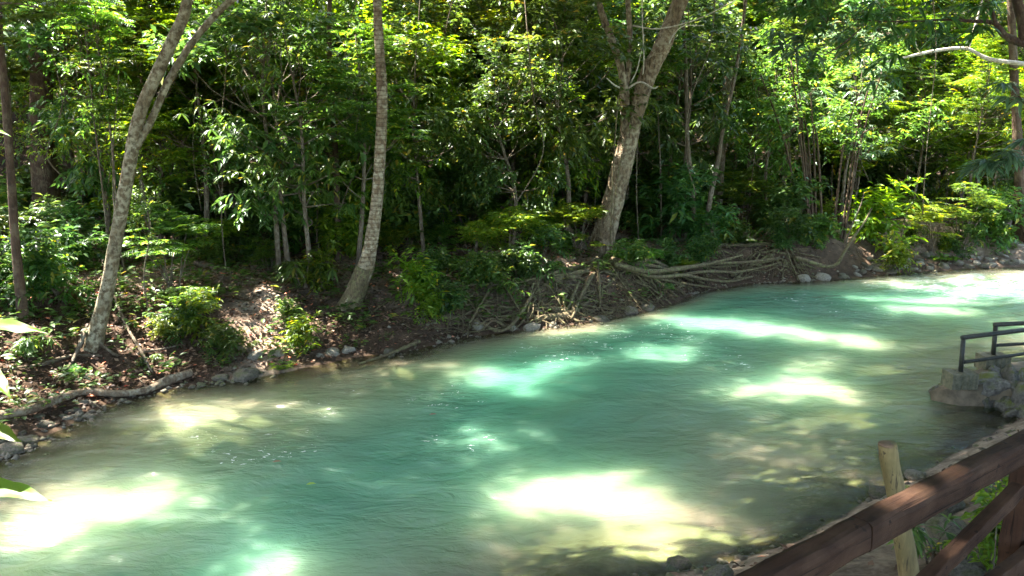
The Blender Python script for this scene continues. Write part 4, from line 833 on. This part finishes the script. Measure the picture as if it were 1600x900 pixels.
g = np.random.default_rng(123); mb = MB(); oct_ = np.array([[1, 0, 0], [-1, 0, 0], [0, 1, 0], [0, -1, 0], [0, 0, 1], [0, 0, -1]], float); of = np.array([[0, 2, 4], [2, 1, 4], [1, 3, 4], [3, 0, 4], [2, 0, 5], [1, 2, 5], [3, 1, 5], [0, 3, 5]])
for poly, m_, sg in ((FAR, 2300, 1), (NEAR, 420, -1)):
    seg = poly[(poly[:, 0] > -9) & (poly[:, 0] < 15)]; t_ = g.uniform(0, len(seg) - 1.001, m_); i_ = t_.astype(int); q = seg[i_] + (seg[i_ + 1] - seg[i_]) * (t_ - i_)[:, None]
    x_ = q[:, 0] + g.normal(0, .12, m_); y_ = q[:, 1] + sg * (g.exponential(.32, m_) - .16); kq = wob(x_, y_, 1.9, .7) + g.normal(0, .3, m_) > -.05; x_, y_ = x_[kq], y_[kq]; m_ = len(x_); z_ = height(x_, y_); r_ = .012 + .05 * g.random(m_) ** 2.5
    V = oct_[None] * (r_[:, None, None] * g.uniform(.6, 1.3, (m_, 6, 1))) * np.array([1, 1, .65]); a_ = g.uniform(0, 6.28, m_); ca, sa = np.cos(a_)[:, None], np.sin(a_)[:, None]
    V = np.stack([V[..., 0] * ca - V[..., 1] * sa + x_[:, None], V[..., 0] * sa + V[..., 1] * ca + y_[:, None], V[..., 2] + (z_ + r_ * .2)[:, None]], -1); mb.add(V.reshape(-1, 3), (np.arange(m_)[:, None, None] * 6 + of[None]).reshape(-1, 3))
obj('shore_gravel', mb.build('shore_gravel', ROCK['grey'], True), kind='stuff', label='muddy gravel along both waterlines')
mb = MB()
for k in range(900):
    x_, y_ = g.uniform(-9, 12), g.uniform(8, 22)
    if y_ < np.interp(x_, FAR[:, 0], FAR[:, 1]) + .1: continue
    a_ = g.uniform(0, 6.28); L_ = g.uniform(.12, .6); P_ = [np.array([x_ + math.cos(a_) * L_ * q + g.normal(0, .02), y_ + math.sin(a_) * L_ * q, 0]) for q in (0, .5, 1)]
    for p_ in P_: p_[2] = gz(p_[0], p_[1]) + .02
    mb.add(*tube(np.array(P_), [.006, .005, .003], 4))
obj('fallen_twigs', mb.build('fallen_twigs', BARK['twig'], True), kind='stuff', label='small dead twigs scattered over the forest floor')

# driftwood and sticks
def stick(name, lab, pts, mat, seed, z0=None, lift=.03):
    P, R = [], []
    for x, y, w in pts:
        p = onground(x, y); p[2] = max(p[2], -.02) + lift; P.append(p); R.append(w * .5 / FPX * ((p - [0, 0, HC]) @ FWD))
    b = np.array(P[0]); t = obj(name, mesh(name, *tube(catmull(P, 6) - b, interp_r(R), 10, .14, seed), BARK[mat], True), None, b, lab, 'driftwood'); return t
stick('driftwood_log', 'long twisted driftwood root lying along the left waterline', [(-20, 660, 15), (40, 650, 13), (100, 628, 12), (135, 618, 12), (180, 622, 11), (225, 617, 11), (260, 602, 15), (300, 588, 11)], 'wet', 1, lift=.06)
stick('driftwood_stick', 'straight stick slanting from the bank into the water in mid bank', [(655, 538, 7), (632, 548, 6), (600, 562, 4), (560, 578, 3)], 'root', 2, lift=.05)
stick('fallen_branch', 'thin fallen branch on the slope left of the leaning tree', [(0, 582, 6), (60, 574, 6), (110, 566, 5), (160, 560, 4)], 'twig', 3)
stick('fallen_branch', 'pale curled root at the water under the forked tree', [(835, 500, 8), (862, 501, 10), (885, 498, 12), (897, 490, 12), (893, 480, 10), (880, 476, 8)], 'root', 4, lift=.06)
stick('fallen_branch', 'thin branch running down from the leaning tree to the water', [(180, 480, 4), (200, 520, 5), (220, 555, 5), (238, 590, 4)], 'twig', 5, lift=.08)
stick('fallen_branch', 'thin bare stick lying on the littered slope below the path', [(215, 555, 4), (255, 548, 3), (290, 540, 2)], 'twig', 6)

# ------------------------------------------------------------------ floating leaves
for x, y, lab in [(425, 722, 'orange-brown leaf drifting on the water near the left bank'), (478, 757, 'tiny green leaf drifting below the brown one'), (670, 648, 'yellow leaf drifting in the deep green water')]:
    p = pz(x, y, .02); V, F = leaves(np.array([[0, 0, 0.]]), np.array([[1, .2, 0]]), np.array([[0, 0, 1.]]), .1, .05, 0, 2); o = obj('floating_leaf', mesh('floating_leaf', V, F, LEAF['litter' if x != 478 else 'fresh']), None, p, lab, 'leaf')

# ------------------------------------------------------------------ brown wooden railing (near, lower right)
def bevel_box(a, b, w, h, up=(0, 0, 1), bev=.008, seg=1, wobble=0.0, seed=0):
    """bar from a to b, w across, h along up"""
    a, b = np.array(a, float), np.array(b, float); d = nrm(b - a); s = nrm(np.cross(d, np.array(up, float))); u = np.cross(s, d)
    c = []
    for ci, (sx, su) in enumerate(((1, 1), (-1, 1), (-1, -1), (1, -1))):
        for q in range(4):
            th = ci * math.pi / 2 + q / 3 * math.pi / 2; c.append((sx * (w / 2 - bev) + bev * math.cos(th), su * (h / 2 - bev) + bev * math.sin(th)))
    c = np.array(c); n = 22; g = np.random.default_rng(seed); V = []
    for k in range(n):
        p = a + (b - a) * k / (n - 1); j = g.normal(0, wobble, 2); q = c + j + g.normal(0, wobble * .5, c.shape); V.append(p + s * q[:, :1] + u * q[:, 1:])
    V = np.concatenate(V); m = 16; i = np.arange(n - 1)[:, None] * m; jj = np.arange(m)[None]; kk = (jj + 1) % m
    F = np.stack([i + jj, i + kk, i + m + kk, i + m + jj], -1).reshape(-1, 4)
    return V, [F, np.array([list(range(m))[::-1]]), np.array([list(range((n - 1) * m, n * m))])]
def bar(name, parent, o, a, b, w, h, mat, up=(0, 0, 1), bev=.008, wob_=0.0, seed=0):
    V, F = bevel_box(a, b, w, h, up, bev, 1, wob_, seed); V = V - o
    # local axes along the bar so the grain follows it
    d = nrm(np.array(b, float) - np.array(a, float)); me = mesh(name, V, F[0], mat)
    V2 = np.asarray(V); allF = [F[0]]; me = bpy.data.meshes.new(name)
    me.from_pydata([tuple(v) for v in V2], [], [tuple(int(q) for q in f) for f in F[0]] + [tuple(int(q) for q in f) for f in F[1]] + [tuple(int(q) for q in f) for f in F[2]]); me.materials.append(mat)
    q = Vector(d).to_track_quat('X', 'Z'); me.transform(q.to_matrix().inverted().to_4x4())
    ob = obj(name, me, parent); ob.rotation_mode = 'QUATERNION'; ob.rotation_quaternion = q; return ob
ZR = HC - .78
ra, rs, rb = pz(1120, 956, ZR), pz(1342, 836, ZR), pz(1740, 626, ZR)
o = np.array([rb[0], rb[1], gz(rb[0], rb[1])]); rail = thing('wooden_railing', 'brown stained wooden railing with slanted braces, close by at lower right', 'railing', o)
dirr = nrm(rb - ra); ra = ra - dirr * .5; rb2 = rb + dirr * .6
bar('handrail', rail, o, ra, rs - dirr * .0015, .052, .066, M_RAIL, bev=.017, wob_=.0012, seed=1)
bar('handrail', rail, o, rs + dirr * .0015 + np.array([0, 0, .002]), rb2, .053, .066, M_RAIL, bev=.017, wob_=.0012, seed=2)
def at_rail(t, dz=0.0): p = ra + dirr * t; return np.array([p[0], p[1], ZR + dz])
pp = pz(1612, 690, ZR - .05); pp[2] = ZR - .0335; foot = pp.copy(); foot[2] = gz(pp[0], pp[1]) - .1
bar('post', rail, o, foot, pp, .055, .08, M_RAIL, (dirr[0], dirr[1], 0), .006, .001, 3)
pq = ra + dirr * .1; pq[2] = ZR - .0335; fq = pq.copy(); fq[2] = gz(pq[0], pq[1]) - .1; bar('post', rail, o, fq, pq, .055, .08, M_RAIL, (dirr[0], dirr[1], 0), .006, .001, 4)
side = nrm(np.cross(dirr, [0, 0, 1.])) * -.0
bt = pp - dirr * .042 + np.array([0, 0, -.05]); bb = pq + dirr * .3; bb[2] = ZR - .95
def brace(x0, y0, x1, y1, seed, w=.035):
    # lies in the upright plane of the railing
    nrmv = np.cross(dirr, [0, 0, 1.]); P = []
    for x, y in ((x0, y0), (x1, y1)):
        d = ray(x, y); t = ((rs - np.array([0, 0, HC])) @ nrmv) / (d @ nrmv); P.append(np.array([0, 0, HC]) + d * t)
    bar('brace', rail, o, P[0], P[1], .03, w, M_RAIL, (0, 0, 1), .003, .0006, seed)
brace(1395, 960, 1590, 765, 5, .036); brace(1480, 965, 1640, 838, 6, .034)

# stake
sb = pz(1425, 1010, .62); sb[2] = gz(sb[0], sb[1]); Ys = sb[1]
P, R = px_trunk([(1432, 1010, 33), (1420, 900, 31), (1405, 800, 29), (1392, 730, 28), (1386, 694, 27)], Ys, 0, 1.0); P[0] = P[0] - [0, 0, .1]
st = thing('wooden_stake', 'weathered yellowish wooden stake standing behind the brown railing', 'post', sb)
C = catmull(P, 6); shaft = obj('shaft', mesh('shaft', *tube(C - sb, interp_r(R), 14, .05, 3), M_STAKE, True), st)
top = tube(np.array([P[-1] - [0, 0, .004], P[-1] + [0, 0, .006]]) - sb, [R[-1] * 1.02, R[-1] * .9], 14, .05, 4); obj('cut_end', mesh('cut_end', *top, M_CUT), shaft)

# near bank: stones, plants
g = np.random.default_rng(61)
for x, y, w, lab, pale in [(1455, 800, 90, 'large grey stone behind the railing, right of the stake', False), (1490, 850, 80, 'brown-grey stone seen under the handrail beside the brace', False), (1540, 770, 60, 'grey stone seen through the railing near the post', False), (1378, 772, 40, 'dark weathered stone at the water behind the stake', False),
                           (1430, 745, 40, 'pale flat stone on the near shore right of the stake', True), (1405, 790, 26, 'small stone at the foot of the pale flat stone', True), (1060, 884, 40, 'dark stone awash in the shallows at the bottom edge', False), (1120, 905, 50, 'brown stone at the near waterline by the handrail end', False), (1510, 895, 60, 'stone under the lower brace', False)]: stone(x, y, w, lab, None, pale, .12, .8)
for key, nm, lab, x, y, s in [('bushC', 'broad_herb', 'bright leafy plant seen between brace and post', 1560, 830, .38), ('bushC', 'broad_herb', 'leafy plant below the lower brace', 1550, 900, .42), ('tuft', 'broad_herb', 'plant with long green blades left of the brace', 1460, 880, .6), ('grass', 'grass_tuft', 'small grass tuft right of the stake', 1430, 775, .6),
                              ('bushC', 'leafy_shrub', 'fresh low plant behind the railing post', 1585, 800, .4), ('bushC', 'leafy_shrub', 'fresh low plant at the lower right corner', 1580, 890, .4)]:
    p = onground(x, y); place(key, nm, lab, 'plant', p, s)

# ------------------------------------------------------------------ platform with metal handrails, right
f1 = pz(1498, 598, .32); f2 = pz(1553, 572, .36)
pl = thing('stone_platform', 'rough stone landing with a tan slab, at the water on the right edge', 'platform', np.array([f1[0] + 1, f1[1], 0]))
o = np.array(pl.location)
ol = [pz(1452, 612, .12), pz(1500, 588, .30), pz(1545, 570, .34), pz(1640, 560, .36), pz(1760, 585, .4), pz(1700, 612, .4), pz(1620, 600, .38), pz(1560, 596, .34), pz(1500, 606, .24)]
cen = np.mean(ol, 0); n = len(ol); V = []
for z_, k_ in ((-.9, .9), (-.1, .93), (None, 1.0)):
    for q in ol:
        p = cen + (q - cen) * k_; p[2] = q[2] if z_ is None else z_; V.append(p)
V.append(cen + [0, 0, .02]); V = np.array(V) - o; F4 = [[r * n + k, r * n + (k + 1) % n, (r + 1) * n + (k + 1) % n, (r + 1) * n + k] for r in range(2) for k in range(n)]
F3 = [[2 * n + k, 2 * n + (k + 1) % n, 3 * n] for k in range(n)]
obj('slab', mesh('slab', V, [np.array(F4), np.array(F3)], M_SLAB), pl)
RM = [rock_mesh(k + 30, ROCK['moss'], .6, 3, .45) for k in range(4)]
for k, (x, y, w, z) in enumerate([(1490, 606, 34, .12), (1515, 612, 34, .1), (1548, 605, 56, .2), (1565, 625, 40, .02), (1590, 615, 44, .12), (1605, 632, 50, .1), (1580, 598, 46, .28), (1530, 622, 30, 0), (1600, 600, 36, .3), (1475, 612, 20, .05), (1610, 650, 50, 0), (1640, 630, 70, .15), (1478, 618, 26, .03), (1500, 622, 30, .02), (1520, 600, 30, .2), (1545, 632, 34, .0), (1575, 640, 40, .0), (1590, 646, 36, .0), (1460, 613, 18, .02), (1560, 590, 34, .3)]):
    p = pz(x, y, z); r = w * .5 / FPX * ((p - [0, 0, HC]) @ FWD); q = obj('boulder', RM[k % 4], pl, p - o); q.scale = (r * 1.2, r * 1.1, r * 1.05); q.rotation_euler = (.3 * k, .2 * k, 1.3 * k)
def metal_rail(lab, foot, px0, dirx, h, L, posts, midh):
    """handrail from the pixel-placed post running on to the right, rising slightly"""
    t = thing('metal_handrail', lab, 'handrail', foot); d = nrm(np.array(dirx, float)); r = .028
    for s in posts:
        a = d * s; a0 = np.array([a[0], a[1], a[2]]); po = obj('post', mesh('post', *tube(np.array([a0 + [0, 0, .02], a0 + [-.02, 0, h]]), [r, r], 10), M_METAL, True), t)
        V, F = bevel_box(a0 + [-.16, 0, -.02], a0 + [.16, 0, -.02], .26, .2, (0, 0, 1), .012, 1, .004, 5); me = bpy.data.meshes.new('footing')
        me.from_pydata([tuple(v) for v in V], [], [tuple(map(int, f)) for grp in F for f in grp]); me.materials.append(M_CONC); obj('footing', me, po)
    for nm, hh, rr in (('top_rail', h, .03), ('middle_rail', midh, .022)):
        obj(nm, mesh(nm, *tube(np.array([d * (-.05 if nm == 'top_rail' else 0) + [0, 0, hh], d * L * .5 + [0, 0, hh + .0], d * L + [0, 0, hh]]), [rr] * 3, 8), M_METAL, True), t)
f1 = pz(1500, 590, .38); f2 = pz(1551, 563, .42)
hh1 = pd(1491, 527, f1[1])[2] - f1[2]; hh2 = pd(1543, 507, f2[1])[2] - f2[2]
e1 = pd(1660, 508, f1[1] + .55); dr1 = e1 - (f1 + [0, 0, hh1]); e2 = pd(1660, 502, f2[1] + .3); dr2 = e2 - (f2 + [0, 0, hh2])
metal_rail('nearer dark metal handrail on a mossy concrete footing at the right edge', f1, None, dr1, hh1, 2.4, [0, 1.9], hh1 * .38)
metal_rail('farther dark metal handrail behind the first at the right edge', f2, None, dr2, hh2, 2.4, [0, 1.9], hh2 * .42)

# ------------------------------------------------------------------ broad leaves close to the lens on the left
b = np.array([-1.75, 1.9, 1.2]); b[2] = gz(b[0], b[1]); t = thing('broad_leaf_plant', 'plant at the left edge whose long green leaves poke into the picture', 'plant', b)
stm = catmull([np.zeros(3), np.array([.05, .02, 1.0]), np.array([.02, 0, 2.3])], 6); obj('stem', mesh('stem', *tube(stm, np.linspace(.015, .006, len(stm)), 7), BARK['twig'], True), t)
def big_leaf(x0, y0, x1, y1, Yd, wpx, roll, seed):
    a, e = pd(x0, y0, Yd), pd(x1, y1, Yd - .1); L = np.linalg.norm(e - a); d = nrm(e - a); up = nrm(np.array([roll, -.6, 1.0])); s = nrm(np.cross(d, up)); u = np.cross(s, d); w = wpx / FPX * Yd
    n = 14; V = []
    for k in range(n):
        q = k / (n - 1); hw = w * .5 * max(math.sin(math.pi * min(q * .92 + .05, 1)) ** .75, .02) * (1 if q < .8 else (1 - q) / .2 * .9 + .1); c = a + d * L * q + u * (.10 * L * math.sin(q * math.pi) * .6)
        for f in (-1, -.5, 0, .5, 1): V.append(c + s * hw * f + u * (abs(f) * hw * .28 + .004 * math.sin(q * 22 + seed) * abs(f)))
    i = np.arange(n - 1)[:, None] * 5; F = (i[:, :, None] + np.array([[0, 1, 6, 5], [1, 2, 7, 6], [2, 3, 8, 7], [3, 4, 9, 8]])[None]).reshape(-1, 4)
    lf = obj('leaf', mesh('leaf', np.array(V) - b, F, LEAF['fresh'], True), t)
    st0 = np.array(b) + stm[int(np.argmin(abs(stm[:, 2] + b[2] - a[2])))]; Q = catmull([st0 - b, (st0 + a) / 2 - b + [0, 0, .02], a - b], 4); obj('leaf_stalk', mesh('leaf_stalk', *tube(Q, np.linspace(.005, .003, len(Q)), 5), LEAF['fresh'], True), lf)
for k, a in enumerate([(-75, 515, 75, 521, 1.75, 26, .1), (-60, 205, 16, 212, 1.9, 14, 0.), (-50, 560, 18, 622, 1.8, 30, .5), (-70, 665, 34, 690, 1.75, 36, .3), (-80, 760, 82, 783, 1.7, 34, .4)]): big_leaf(*a, k)
for lab, n in used_labels.items():
    if n > 1: print('SHARED', n, lab)
print('TRIS', sum(len(m.polygons) for m in bpy.data.meshes), 'OBJ', len(bpy.data.objects))
